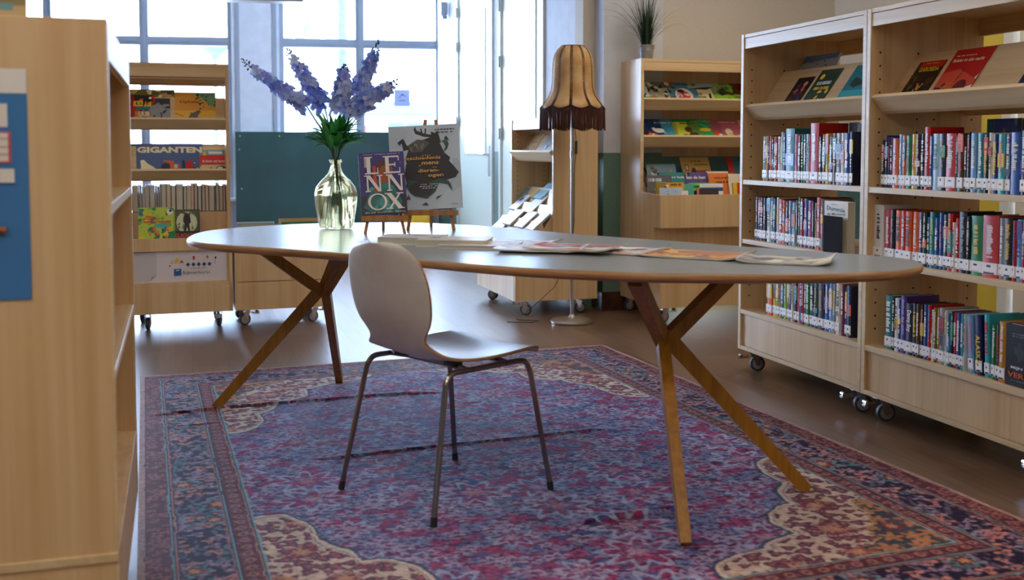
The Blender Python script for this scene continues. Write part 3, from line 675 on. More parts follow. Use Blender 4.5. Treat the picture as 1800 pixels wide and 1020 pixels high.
# nearer bookcase, three rows
px = [230, 265, 300, 325, 348, 412, 455, 495, 553, 598, 650, 690, 752, 775, 850, 925, 1035, 1055, 1120, 1150, 1192, 1255, 1335, 1385, 1425, 1492, 1567, 1627, 1735, 1800]
sp = ['black:18.5', 'purple', 'navy:19.5:red', 'blue', 'orange:19:white', 'lightblue:20.5', 'orange:20', 'green:20:darkgreen', 'yellow:20.5:orange', 'purple:20.5:tan', 'black:20.5', 'red:23', 'blue', 'paleblue:20.5:teal', 'navy:20.5:gold', 'red:20.5:white', 'teal', 'brown:20.5:red', 'darkgreen', 'darkgrey:20:pink', 'lightblue:20.5:white', 'teal:20.5:white', 'navy:20:yellow', 'cream:20.5:brown', 'darkblue:20:yellow', 'turquoise:20:orange', 'violet:20:white', 'blue:20.5:cream', 'navy:21']
spine_row(U2, .03, .925, [cr(x, 1510, 6.207) for x in px], sp, 'upper row, nearer bookcase', g2, .2, seed=14)
px = [120, 157, 250, 320, 370, 435, 490, 555, 620, 675, 718, 750, 805, 845, 890, 945, 1000, 1030, 1070, 1155, 1192, 1325, 1495, 1555, 1648, 1690, 1755, 1790, 1840]
sp = ['cream:21.5:black', 'white:21.5:darkgrey', 'red:20', 'black:20:grey', 'orange:20:black', 'red:20:white', 'orange:20:black', 'orange:20:cream', 'navy:20:white', 'darkgreen:20:white', 'blue:18.5', 'teal:20.5:lime', 'blue:18.5', 'blue:20.5:pink', 'darkgreen:20', 'red:20.5:yellow', 'white:17.5:green', 'red:19', 'black:21.5:grey', 'navy:20:cream', 'green:20.5:yellow', 'red:21:white', 'grey:20.5', 'black:20.5:yellow', 'red:20:blue', 'lightblue:20.5:blue', 'red', 'green']
spine_row(U2, .03, .64, [cr(x, 1510, 6.207) for x in px], sp, 'middle row, nearer bookcase', g2, .2, seed=15)
px = [125, 160, 170, 187, 202, 230, 264, 285, 303, 320, 340, 357, 369, 388, 403, 430, 441, 458, 476, 490, 512, 527, 534]
sp = ['teal:21', 'darkgrey:21', 'white:20.5', 'blue:20', 'violet:22:lilac', 'navy:19.5:white:Danny Boy', 'black:20:yellow', 'brown:20', 'black:20:tan', 'blue:20.5', 'red:20.5:lightblue', 'white:19', 'olive:20:cream', 'ochre:20', 'grey:20.5:darkgrey', 'white:20:grey', 'teal:19', 'navy:20:lightblue', 'red:20', 'blue:20', 'turquoise:20:white', 'white:20']
xe = spine_row(U2, .03, .297, [cr(x, 1510, 2.914) for x in px], sp, 'bottom row, nearer bookcase', g2, .2, seed=16)
# leaning ones and the last ones of that row
x = xe[-1] + .012
spine_book(on_unit(U2, x + .012, .03, .2975, roll=R(-4)), .026, .197, .15, 'lightblue', 'light blue book leaning left, right of the upright books, bottom row, nearer bookcase', g2, 'pink', seed=3)
spine_book(on_unit(U2, x + .050, .03, .2975, roll=R(-4)), .030, .205, .15, 'darkblue', 'blue book with yellow lettering on its spine, bottom of the nearer bookcase', g2, 'yellow', ('ALASKA', 'yellow', .42, .5), seed=4)
spine_book(on_unit(U2, x + .092, .03, .2975, roll=R(-3)), .024, .215, .15, 'turquoise', 'turquoise book with red ribbon print leaning beside the blue lettered one, bottom row', g2, 'red', seed=5)
spine_book(on_unit(U2, x + .121, .03, .297), .018, .185, .15, 'green', 'green book beside the leaning turquoise book, bottom row of nearer bookcase', g2, 'white', seed=6)
spine_book(on_unit(U2, x + .141, .03, .297), .020, .188, .15, 'darkbrown', 'dark brown book standing right of the green one, bottom row, nearer bookcase', g2, 'red', seed=7)
xm = x + .166
spine_book(on_unit(U2, xm, .02, .297), .030, .205, .15, 'ochre', 'ochre orange book next to the black cover with orange letters, bottom row', g2, 'white', seed=8)
face_book(on_unit(U2, xm + .032, .022, .297), .145, .205, .03, 'black', [('b', 4, 7, ['darkgrey', '2b2b33'], (.3, .4, .9, .9), .1), ('m', .2, .84, .55, .855, 'grey'), ('m', .2, .80, .55, .815, 'grey'), ('t', 'MIJN', .36, .30, .055, 'white', .36), ('t', 'VER', .34, .19, .085, 'orange', .5), ('m', .2, .09, .6, .1, 'grey')], 'black book standing face out at the bottom right, white and orange title', 'books shown front on')
# face-out 'mummie' book with its black bookend in the middle row of the farther bookcase
xd = xs[-1] + .003
face_book(on_unit(U1, xd + .012, .03, .64, yaw=R(0)), .17, .215, .035, 'cream', [('r', 0, .0, .16, .42, 'orange'), ('r', .02, .42, .12, .62, 'salmon'), ('b', 8, 9, ['orange', 'darkred', 'cream'], (0, .0, .2, .5), .06), ('m', .3, .93, .6, .945, 'darkgrey'), ('t', 'Dummie', .5, .85, .085, 'black', .78, .035, -3), ('t', 'de Mummie', .52, .755, .055, 'black', .8, .02, 2)], 'cream book with black hand lettered title standing face out beside black bookend', 'books shown front on', spinecol='white')
t_ = tag(empty('bookend', mfrom(U1) @ Vector((xd + .045, .005, .64)), math.atan2(G[0][1], G[0][0])), 'black metal bookend plate in front of the cream hand lettered book', 'bookend')
m = MB(); m.box(0, 0, 0, .135, .0016, .155, bev=.0005); build('upright_plate', m, mat('matt_black_metal', (.012, .012, .013), .85, 0, **{'Specular IOR Level': .15}), t_); m = MB(); m.box(0, .0016, 0, .135, .02, .0012); build('foot_plate', m, BLACK, t_)
# books on the far side of the nearer and farther bookcase, seen over the rows
M180 = Matrix.Rotation(math.pi, 4, 'Z')
for (U, x, z, w, h, c, ww) in ((U2, .30, .925, .03, .262, 'teal', 'first'), (U2, .335, .925, .135, .262, 'blue', 'second'), (U2, .48, .925, .16, .255, 'darkgreen', 'third'), (U2, .65, .925, .15, .275, 'navy', 'fourth'),
                            (U1, .42, .925, .05, .268, 'darkgrey', 'first'), (U1, .48, .925, .03, .262, 'darkgreen', 'second'), (U1, .55, .925, .30, .27, 'tan', 'third')):
    e_ = 'nearer' if U is U2 else 'farther'
    face_book(mfrom(U) @ Matrix.Translation((x, .32, z)), w, h, .02, c, [('b', 3, 6, [c, 'grey'], (.4, .5, 1, 1), .08)] if w > .1 else [], '%s board of a large book behind the upper row of the %s bookcase, %s' % (cw(c), e_, ww), 'tall books standing behind the upper rows')
# ---- face-out books on the sloping shelves
def shelf_pos(xu_, y, z): return xu_
TR = math.atan2(.165, .225); gy = 'books shown front on the sloping top shelves'
def on_trough(U, u, zf, y0, tilt=TR, dy=.0, vz=None, roll=0):
    yb, zb = y0 + .058, zf - .035
    P = mfrom(U) @ Vector((0, yb, zb)); dd = Vector((math.cos(U.rotation_euler[2]), math.sin(U.rotation_euler[2]), 0))
    return on_unit(U, max(.024, cut(u, P, dd)), yb + dy, zb + .002, tilt, roll=roll)
face_book(on_trough(U1, 1365, 1.276, .006), .135, .20, .014, 'black', [('b', 21, 16, ['darkred', 'red', 'orange', 'purple', 'violet'], (.25, .1, .8, .8), .1), ('e', .7, .8, .12, .07, 'salmon'), ('m', .1, .1, .6, .17, 'white')], 'dark red and black picture book, first on the farther bookcase top slope', gy)
face_book(on_trough(U1, 1398, 1.276, .006), .165, .232, .034, 'darkgreen', [('b', 22, 20, ['red', 'yellow', 'green', 'white', 'orange', 'darkred'], (.1, .05, .95, .5), .07), ('e', .25, .82, .1, .07, 'yellow'), ('m', .2, .62, .85, .70, 'white'), ('m', .2, .50, .9, .57, 'yellow')], 'thick green book with colourful creatures, middle of the farther top slope', gy)
face_book(on_trough(U1, 1457, 1.276, .006), .17, .235, .02, 'teal', [('r', 0, 0, 1, .42, 'turquoise'), ('b', 23, 8, ['darkgreen', 'teal'], (0, .42, 1, 1), .16), ('m', .2, .2, .8, .26, 'paleblue')], 'teal sea coloured book beside the post of the farther bookcase top slope', gy)
_P = mfrom(U1) @ Vector((0, .275, 1.47)); M = on_unit(U1, cut(1394, _P, G[0]), .275, 1.405, TR * .8)
face_book(M, .30, .135, .012, 'd6e6f2', [('p', [(0, .7), (1, .8), (1, 1), (0, 1)], 'lightblue'), ('b', 24, 14, ['navy', 'teal', 'darkgrey'], (.05, .1, .95, .8), .03), ('b', 26, 6, ['white', 'paleblue'], (.1, .1, .9, .6), .07)], 'pale blue landscape book with dark birds propped behind the farther top slope', gy)
face_book(on_trough(U2, 1569, 1.276, .006), .155, .21, .03, 'darkbrown', [('r', .1, .85, 1, 1, 'red'), ('b', 31, 22, ['olive', 'black', 'darkgreen', 'brown', 'orange'], (0, .0, 1, .7), .1), ('b', 33, 4, ['yellow', 'cream'], (.35, .25, .65, .45), .05), ('m', .3, .93, .8, .95, 'yellow'), ('t', 'GAROEDA', .55, .80, .1, 'yellow', .75, .03)], 'dark jungle coloured book with yellow title on the nearer bookcase slope', gy)
face_book(on_trough(U2, 1623, 1.276, .006), .205, .25, .018, 'red', [('p', [(.6, 0), (1, 0), (1, .5)], 'white'), ('p', [(0, .55), (.4, .62), (1, .4), (1, .3), (.5, .2), (0, .3)], 'd84a30'), ('b', 34, 20, ['navy', 'brown', 'orange', 'purple'], (.0, .02, .65, .35), .08), ('e', .68, .24, .17, .17, 'darkred'), ('l', (.45, .3), (.55, .62), .004, 'brown'), ('m', .12, .86, .65, .875, 'cream'), ('t', 'Ridder in één nacht', .5, .78, .06, 'cream', .8)], 'large red book with a knight scene and pale title, nearer bookcase slope', gy)
face_book(on_trough(U2, 1772, 1.276, .006), .20, .26, .014, 'darkblue', [('p', [(0, 0), (.9, 0), (.9, .3), (.3, .28)], 'grey'), ('p', [(.1, .2), (.9, .35), (1, .42), (.5, .5)], 'white'), ('b', 35, 5, ['red', 'darkred'], (.3, .1, .7, .3), .07)], 'blue book with a white figure cut off by the right edge', gy)
face_book(on_unit(U2, .475, .262, 1.33, TR), .5, .16, .01, 'darkred', [('l', (0, .97), (1, .97), .003, 'red')], 'wide dark red book lying behind the boards of the nearer top slope', gy)
# ---- back left trolley
gA = 'picture books on the back left trolley'
tA1 = math.atan2(.10, .19); tA2 = math.atan2(.11, .20)
def oA(u, zf, tilt, **k): return on_trough(UA, u, zf, .10, tilt, **k)
face_book(oA(196, 1.247, tA1, dy=.012), .27, .245, .008, 'olive', [('b', 40, 6, ['tan', 'cream'], (.0, .5, 1, 1), .15), ('b', 41, 6, ['darkgrey', 'cream'], (.6, .7, 1, 1), .05), ('r', 0, 0, 1, .03, 'tan')], 'olive beige landscape book standing behind the other two on the trolley', gA)
face_book(oA(204, 1.247, tA1), .155, .205, .008, 'black', [('b', 42, 10, ['red', 'orange', 'red'], (.1, .05, .9, .95), .18), ('r', .2, .62, .85, .80, 'yellow'), ('r', .3, .50, .8, .6, 'teal'), ('r', .25, .25, .85, .46, 'ochre'), ('r', .3, .06, .8, .2, 'yellow'), ('e', .82, .9, .05, .04, 'white'), ('t', 'LUE', .55, .71, .1, 'darkred', .5), ('t', 'UUR', .6, .355, .16, 'white', .42), ('t', 'AL', .5, .13, .08, 'black', .2)], 'black red and yellow comic lettered book on the trolley beside grey one', gA)
face_book(oA(252, 1.247, tA1), .155, .185, .008, 'grey', [('r', 0, .62, 1, 1, 'darkgrey'), ('e', .55, .45, .42, .32, 'grey'), ('b', 43, 12, ['darkgrey', 'grey', '8a8a90'], (.1, .3, .9, .8), .1), ('p', [(0, .4), (.1, .3), (.3, .12), (.55, .1), (.5, .03), (0, .0)], 'black'), ('p', [(0, 1), (.05, 1), (.15, .8), (.4, .92), (.4, .96), (.1, .9), (0, .6)], 'black'), ('p', [(.6, .5), (.68, .42), (.7, .3), (.78, .24), (.68, .26), (.62, .22), (.66, .34)], 'black'), ('p', [(.8, .12), (1, .25), (1, 0), (.8, 0)], 'black')], 'dark grey misty picture book with small black figure on the trolley', gA)
face_book(oA(308.5, 1.247, tA1), .238, .228, .009, 'ochre', [('r', 0, .45, 1, 1, 'd99a3c'), ('r', 0, .14, 1, .45, 'e8b43a'), ('r', 0, 0, 1, .13, 'b8b05a'), ('r', 0, .03, .25, .12, '5a8a98'), ('p', [(.45, 1), (1, 1), (1, .55), (.85, .62), (.7, .8)], '6f9c74'), ('b', 44, 26, ['darkgreen', 'green', '3f7f62', 'black'], (.5, .55, 1, 1), .03), ('p', [(.16, .02), (.2, .14), (.3, .2), (.38, .34), (.35, .38), (.42, .37), (.5, .42), (.6, .46), (.63, .4), (.55, .3), (.54, .02)], '6b6560'), ('e', .62, .5, .03, .02, 'darkred'), ('l', (0, .36), (.2, .26), .003, 'brown'), ('t', 'Ophelia', .36, .70, .12, 'a03a1c', .48)], 'orange picture book with grey animal and title, top shelf of the trolley', gA)
face_book(oA(208, .942, tA2, dy=.004), .10, .22, .008, '3aa0cf', [('r', 0, .68, 1, 1, 'teal'), ('r', .1, .72, .9, .95, 'brown'), ('e', .6, .1, .12, .12, 'black')], 'bright blue book partly hidden behind the foreground bookcase, trolley middle shelf', gA)
gi = face_book(oA(240, .942, tA2), .385, .222, .012, '4a5f8c', [('r', 0, .95, 1, 1, '6a5a98'), ('p', [(.05, 0), (.07, .3), (.06, .48), (.11, .5), (.17, .38), (.24, .3), (.3, .2), (.31, 0)], 'cream'), ('r', .22, 0, .31, .1, 'white'), ('e', .43, .28, .07, .11, '2a2440'), ('p', [(.4, .48), (.56, .46), (.56, .3), (.64, .4), (.64, .2), (.62, 0), (.38, 0), (.42, .1), (.5, .18), (.5, .4), (.4, .44)], 'orange'), ('e', .585, .3, .028, .07, 'paleblue'), ('r', .68, 0, .725, .42, '20285c'), ('e', .7, .42, .022, .07, '20285c'), ('p', [(.73, 0), (.73, .38), (.79, .48), (.84, .44), (.84, 0)], 'red'), ('b', 45, 14, ['red', 'cream', 'darkred'], (.85, .05, .95, .4), .02), ('t', 'GIGANTEN', .5, .80, .19, 'cream', .98, .05)], 'wide slate blue picture book with big cream block title, trolley middle shelf', gA)
face_book(oA(352, .942, tA2), .18, .178, .009, 'cream', [('r', 0, .8, 1, 1, '5a9ac8'), ('r', 0, .42, 1, .8, 'd03028'), ('r', 0, .0, 1, .42, 'cec48c'), ('r', .3, .84, .75, .94, 'white'), ('e', .17, .86, .06, .09, 'yellow'), ('e', .7, .22, .2, .17, '28407c'), ('e', .66, .28, .09, .07, 'cream'), ('e', .36, .24, .06, .1, 'salmon'), ('r', .3, 0, .46, .16, 'red'), ('t', 'Ik kom van boord', .5, .56, .1, 'white', .8)], 'red and pale blue picture book with a small dark car, trolley middle shelf', gA)
face_book(oA(356, .942, tA2, dy=.024), .17, .218, .008, 'tan', [], 'tan backed book standing behind the red and pale blue one', gA)
MF = on_unit(UA, .09, .06, .518, .30)
ug = cut(244, mfrom(UA) @ Vector((0, .05, .518)), Vector((math.cos(A18), math.sin(A18), 0)))
face_book(on_unit(UA, ug, .045, .518, .28), .208, .215, .012, 'b4c83c', [('b', 50, 40, ['green', 'lime', '6fae3a', 'teal', 'yellow', 'darkgreen'], (0, 0, 1, 1), .08), ('p', [(.7, 0), (1, 0), (1, .35), (.85, .3)], 'green'), ('b', 51, 12, ['red', 'orange', 'salmon'], (.15, .02, .8, .45), .05), ('e', .6, .48, .16, .06, 'turquoise'), ('e', .85, .87, .09, .08, 'white'), ('e', .87, .9, .04, .04, 'black'), ('b', 52, 16, ['black', 'darkgreen'], (0, 0, 1, .6), .02), ('t', 'Het', .3, .74, .06, 'd23b1c', .2, .04), ('t', 'eigenwijze', .36, .67, .06, 'd23b1c', .5, .04), ('t', 'huisdierenboek', .52, .60, .065, 'd23b1c', .78, .04)], 'lime green animal picture book in the lower bin of the trolley', gA)
ug = cut(306, mfrom(UA) @ Vector((0, .05, .518)), Vector((math.cos(A18), math.sin(A18), 0)))
face_book(on_unit(UA, ug, .045, .518, .28), .15, .20, .02, '2a2a22', [('r', .05, .02, .95, .98, '4a5038'), ('e', .5, .6, .4, .34, 'c8cba0'), ('b', 53, 10, ['4a5038', '6f7554'], (.05, .35, .95, .9), .07), ('r', .05, .0, .95, .34, '1c1814'), ('p', [(.38, .34), (.42, .55), (.36, .62), (.38, .78), (.47, .82), (.47, .88), (.55, .88), (.55, .82), (.63, .78), (.66, .6), (.59, .55), (.62, .34), (.54, .34), (.51, .5), (.47, .34)], '14140f'), ('t', 'GLADIATOR', .5, .2, .13, 'd0502a', .88, .02), ('m', .2, .07, .8, .09, 'grey')], 'dark gladiator book with standing warrior in the lower bin of the trolley', gA, spinecol='tan')
# fore-edges out on the rear step
P = mfrom(UA) @ Vector((0, .20, .69)); dA = Vector((math.cos(A18), math.sin(A18), 0))
px = [70, 133, 145, 170, 205, 240, 245, 300, 322, 345, 362, 415, 460, 508, 582, 618, 658, 690, 725, 765, 800, 833, 895, 905, 940, 975, 1000, 1028]
rn = random.Random(9); cols = ['brown', 'darkgrey', 'navy', 'darkgrey', 'tan', 'violet', 'black', 'brown', 'darkblue', 'grey', 'darkgrey', 'tan', 'navy', 'darkbrown', 'black', 'cream', 'orange', 'brown', 'darkgrey', 'darkred', 'tan', 'black', 'grey', 'navy', 'tan', 'darkred', 'darkbrown']
for i in range(27):
    a, b = cut(220 + px[i] / 5.665, P, dA), cut(220 + px[i + 1] / 5.665, P, dA)
    if b - a < .006: b = a + .006
    spine_book(on_unit(UA, a + .0006, .20 + rn.random() * .01, .6905), b - a - .0012, .155 + rn.random() * .018, .12, cols[i], '%s book with its page edges facing out, %s from left on the trolley step' % (cw(cols[i]), ORD[i]), 'books with page edges out on the trolley', fore=True, seed=i)
# banner on the trolley's lower panel
bn = bpy.data.objects.new('banner', None); COL.objects.link(bn); bn.matrix_world = on_unit(UA, .012, .0185, .285)
tag(bn, 'white paper banner with shapes and a small blue logo on the trolley front', 'banner')
wB, hB = .555, .185
m = MB(); m.box(0, 0, 0, wB, .001, hB, srgb('dcd6da')); build('sheet', m, MATTE, bn)
m = MB(); draw(m, [('r', .0, .02, .28, .97, 'c9c4c8'), ('p', [(.2, .02), (.28, .22), (.28, .02)], 'dcd6da'), ('p', [(.215, .05), (.225, .2), (.28, .22)], 'a9a4aa'), ('e', .435, .64, .016, .05, 'c03040'), ('e', .435, .64, .012, .038, 'dcd6da'), ('e', .415, .52, .009, .028, 'c03040'),
                   ('p', [(.485, .8), (.495, .72), (.52, .72), (.5, .66), (.508, .57), (.487, .62), (.462, .57), (.472, .66), (.455, .72), (.478, .72)], 'e0c020'), ('p', [(.512, .61), (.535, .7), (.558, .61)], 'c03040'),
                   ('r', .455, .20, .53, .42, '2f5fa8'), ('r', .475, .36, .51, .385, 'white')] +
           [('p', [(x - .022, .55), (x, .62), (x + .022, .55), (x, .48)], '2a4a80') for x in (.60, .655, .71, .765, .82)] +
           [('e', .66, .76, .012, .07, 'c03040'), ('e', .80, .78, .015, .05, 'tan'), ('e', .80, .79, .006, .02, 'brown'), ('e', .885, .75, .009, .04, 'black'), ('l', (.88, .7), (.878, .55), .002, 'darkgrey'), ('m', .62, .42, .8, .435, '2a4a80')], wB, hB, 0)
build('printed_shapes', m, MATTE, bn)
m = MB(); draw(m, [('t', 'Bijlmerhorst', .685, .28, .12, '3a3a48', .28, .0)], wB, hB, -.006); build('lettering', m, MATTE, bn)
# ---- folders in the low browser
for (x, y, w, z, h, c, lb) in ((.0, .10, .23, .30, .33, 'paleblue', 'pale blue large flat book at the left of the low browser box'), (.03, .06, .24, .30, .315, 'a9aa8c', 'grey green large flat book in front of the pale blue one'),
                         (.26, .12, .25, .30, .345, 'tan', 'tan topped large book at the right of the low browser box'), (.27, .07, .25, .30, .325, '1c7a50', 'green large flat book at the right in the low browser box')):
    face_book(on_unit(UB, x + .022, y, z - .003, R(6)), w, h, .012, c, [('r', .02, .92, .98, .97, 'grey')] if c == 'paleblue' else [], lb, 'large books in the low browser box')
# ---- picture book rack
gW = 'picture books on the sloping shelves of the rack'; tW = math.atan2(.15, .17)
def oW(u, zf, **k): return on_trough(UW, u, zf, s - .01, tW, **k)
s = .31
rowsW = [
 (1100, 'white', .14, [('r', 0, 0, 1, .35, 'green'), ('b', 60, 8, ['black', 'darkgreen', 'orange'], (.1, .1, .9, .6), .07), ('m', .3, .8, .8, .86, 'black')], 'white and green'),
 (1148, 'a9b09a', .20, [('p', [(0, .7), (1, .75), (1, 1), (0, 1)], '6a7058'), ('b', 61, 16, ['olive', 'darkbrown', 'cream', 'darkgreen'], (0, .55, 1, 1), .09), ('b', 62, 8, ['tan', 'brown', 'white'], (.4, .05, .8, .5), .08), ('r', 0, 0, 1, .12, 'darkgreen')], 'grey green forest'),
 (1184, '4d86a4', .21, [('e', .5, .45, .3, .3, 'white'), ('e', .48, .42, .22, .2, 'd02a24'), ('e', .42, .62, .12, .08, 'darkred'), ('b', 63, 10, ['white', 'paleblue', 'lightblue'], (0, 0, 1, .5), .07), ('m', .3, .88, .8, .94, 'navy'), ('e', .15, .88, .06, .05, 'red')], 'red faced blue'),
 (1222, 'd9cf9a', .21, [('r', 0, .75, 1, 1, '9aa8a0'), ('p', [(0, .72), (.6, .7), (.9, .82), (.5, .8)], 'darkbrown'), ('p', [(.62, .5), (.7, .55), (.68, .3), (.78, .15), (.66, .25), (.58, .15)], 'navy'), ('m', .15, .45, .45, .55, 'brown'), ('m', .2, .32, .5, .4, 'olive'), ('b', 64, 6, ['brown', 'black'], (0, 0, .5, .12), .06), ('e', .2, .9, .1, .06, 'olive')], 'cream and grey'),
 (1262, '5f9a3a', .20, [('r', 0, 0, 1, .5, 'lime'), ('b', 65, 10, ['darkgreen', 'green', 'lime'], (0, .5, 1, 1), .12), ('p', [(.3, .6), (.7, .45), (.78, .52), (.4, .7)], 'brown'), ('b', 66, 8, ['brown', 'orange'], (.1, .05, .9, .3), .05), ('m', .2, .84, .6, .9, 'pink')], 'green meadow'),
 (1298, 'darkred', .20, [('r', 0, 0, 1, .45, 'blue'), ('e', .5, .6, .2, .15, 'grey'), ('b', 67, 8, ['orange', 'yellow'], (0, 0, 1, .3), .08)], 'dark red and blue')]
for i, (u, c, w, art, d_) in enumerate(rowsW):
    face_book(oW(u, 1.385), w, .205, .008, c, art, '%s picture book, %s from left on the upper slope of the rack' % (d_, ORD[i]), gW)
rowsW = [
 (1101, '20386c', .185, [('p', [(0, 0), (.9, 0), (.8, .3), (.3, .5), (0, .5)], 'red'), ('b', 70, 12, ['orange', 'black', 'white', 'red'], (0, .1, .7, .7), .1)], 'navy and red'),
 (1152, '3f8fae', .19, [('e', .3, .5, .2, .1, 'white'), ('b', 71, 14, ['paleblue', 'white'], (0, .1, 1, .7), .03), ('b', 72, 10, ['black', 'pink', 'white'], (.25, 0, .9, .3), .06), ('m', .2, .8, .8, .86, 'white')], 'blue spotted'),
 (1193, 'c9cf3a', .19, [('b', 73, 12, ['orange', 'brown', 'white', 'darkbrown'], (.1, .0, .9, .4), .09), ('e', .55, .55, .14, .12, 'brown'), ('r', 0, .88, 1, 1, 'green'), ('m', .3, .78, .85, .84, 'brown')], 'yellow giraffe coloured'),
 (1220, '1f9a5a', .235, [('e', .5, .55, .18, .08, 'yellow'), ('b', 74, 8, ['red', 'white', 'pink'], (.0, .0, 1, .35), .08), ('l', (.4, .8), (.6, .65), .003, 'white'), ('m', .15, .9, .8, .94, 'cream')], 'emerald green'),
 (1260, 'b05a6a', .22, [('p', [(0, 0), (.15, 0), (.6, 0), (.1, .6)], 'd04030'), ('e', .55, .45, .12, .16, 'cream'), ('b', 75, 9, ['yellow', 'pink', 'cream'], (.4, .05, 1, .5), .08), ('m', .3, .85, .9, .9, 'cream')], 'dusty pink')]
for i, (u, c, w, art, d_) in enumerate(rowsW):
    face_book(oW(u, 1.148), w, .20, .008, c, art, '%s picture book, %s from left on the lower slope of the rack' % (d_, ORD[i]), gW)
# bin books: (u, local y, z, w, h, colour, art, label, tilt)
gB = 'picture books standing in the deep bin of the rack'
def oB(u, y, z, tilt, roll=0):
    P = mfrom(UW) @ Vector((0, y, z)); return on_unit(UW, max(.024, cut(u, P, Vector((math.cos(AW), math.sin(AW), 0)))), y, z, tilt, roll=roll)
BB = [
 (1122, .48, .78, .12, .19, 'a9808a', [('b', 80, 6, ['darkgrey', 'pink', 'brown'], (.2, .2, .9, .9), .12)], 'dusty pink book at the back left of the bin', .35),
 (1143, .44, .77, .21, .215, '6f9cb0', [('b', 81, 10, ['navy', 'tan', 'white', 'darkgrey'], (.1, .3, .9, .9), .08), ('r', .2, .55, .6, .68, 'cream')], 'grey blue landscape book with birds at the back of the bin', .35),
 (1190, .50, .77, .20, .19, '2f5f8a', [('b', 82, 5, ['teal', 'navy'], (.2, .3, .9, .9), .1)], 'deep blue book right of the grey blue one in the bin', .35),
 (1205, .46, .84, .21, .20, 'c9a65c', [('p', [(.33, 0), (.36, .35), (.3, .45), (.36, .6), (.46, .6), (.5, .35), (.62, 0)], 'brown'), ('p', [(.38, 0), (.4, .2), (.56, .2), (.62, 0)], 'red'), ('r', .12, .5, .24, .72, 'brown'), ('r', .14, .53, .22, .69, 'cream'), ('m', .35, .82, .75, .86, 'brown'), ('m', .45, .7, .9, .74, 'brown'), ('t', 'PIPPA', .74, .42, .17, 'c02418', .5, .03), ('t', 'just op', .75, .20, .11, 'b87a3c', .4)], 'mustard picture book with red title standing tallest in the bin', .5),
 (1285, .48, .84, .14, .19, '2a6470', [('r', 0, 0, .3, 1, 'red')], 'dark teal book with a red spine at the right end of the bin', .4),
 (1122, .22, .75, .17, .16, '5a5a66', [('m', .05, .75, .6, .88, 'white'), ('b', 83, 5, ['lime', 'olive'], (0, 0, .6, .5), .1)], 'dark grey book with white print at the left in the bin', .25),
 (1160, .30, .76, .21, .165, '238a88', [('t', 'een eng huis', .5, .80, .12, 'white', .75, .03), ('r', 0, .0, .05, 1, 'navy')], 'teal green book with a white title in the middle of the bin', .25),
 (1206, .30, .76, .17, .165, '5a4a8a', [('t', 'kan de kast', .5, .8, .12, 'white', .8, .03), ('b', 84, 5, ['tan', 'purple'], (.0, .3, .3, 1), .1)], 'violet book with white title right of the teal green one', .25),
 (1246, .32, .76, .16, .17, 'd8dcd0', [('b', 85, 5, ['green', 'lime', 'brown'], (.1, .5, .6, .9), .1)], 'white book with green spots behind the orange one in bin', .25),
 (1250, .26, .75, .18, .17, 'e87a28', [('m', .2, .78, .7, .84, 'brown'), ('m', .25, .62, .8, .68, 'darkbrown'), ('e', .78, .85, .06, .05, 'black')], 'plain orange picture book at the right of the bin', .25),
 (1284, .24, .75, .14, .165, 'e0d2c0', [('b', 86, 8, ['red', 'yellow', 'white'], (.0, .3, 1, 1), .1)], 'cream and red patterned book right of the orange one in bin', .25),
 (1138, .10, .70, .19, .165, 'e8a41e', [('b', 87, 5, ['purple', 'darkbrown', 'white'], (.1, .1, .4, .9), .1), ('m', .5, .88, .9, .96, 'brown')], 'amber yellow book at the front left of the bin', .15),
 (1121, .10, .70, .07, .17, '6fb07a', [('b', 88, 5, ['orange', 'green', 'yellow'], (.0, .2, 1, 1), .2)], 'green and orange book edge at the front left of bin', .15),
 (1158, .055, .70, .155, .135, 'b9cde0', [('p', [(0, .3), (.5, .4), (1, .3), (1, .62), (.6, .5), (.05, .62)], 'c8d23a'), ('r', .75, .35, 1, .6, 'navy'), ('m', .4, .44, .7, .54, 'darkblue'), ('b', 89, 4, ['green', 'navy'], (.3, .7, .7, .9), .03)], 'pale blue book with lime ribbon at the very front of the bin', .1),
 (1186, .12, .70, .14, .155, '58b0a0', [('r', 0, .0, 1, .3, 'teal')], 'mint green book behind the small white one in the bin', .15),
 (1199, .05, .70, .045, .115, 'f0e8e8', [('r', .35, .2, .55, .8, 'salmon')], 'small white book with a red figure at the front', .1),
 (1214, .13, .70, .20, .16, '8fd03a', [('r', 0, .8, 1, .9, 'green'), ('e', .2, .5, .1, .2, 'purple')], 'bright lime green book at the front middle of the bin', .15),
 (1232, .085, .70, .16, .155, 'f2f2f2', [('r', 0, .7, 1, .85, '28508c'), ('r', .1, .88, .9, .92, 'white')], 'white book with a blue band behind the dark brown one', .12),
 (1226, .045, .70, .15, .125, '3f3438', [('m', .3, .55, .7, .63, 'orange'), ('m', .25, .3, .8, .38, 'orange'), ('r', 0, 0, .1, 1, 'salmon')], 'dark brown book with orange print at the front of bin', .1),
 (1290, .06, .70, .10, .16, 'c8342c', [('r', .0, .3, .3, 1, 'yellow'), ('b', 90, 4, ['white', 'red'], (0, 0, 1, .6), .1)], 'red and yellow book at the front right end of bin', .12)]
for (u, y, z, w, h, c, art, lb, ti) in BB: face_book(oB(u, y, z, ti), w, h, .008, c, art, lb, gB)
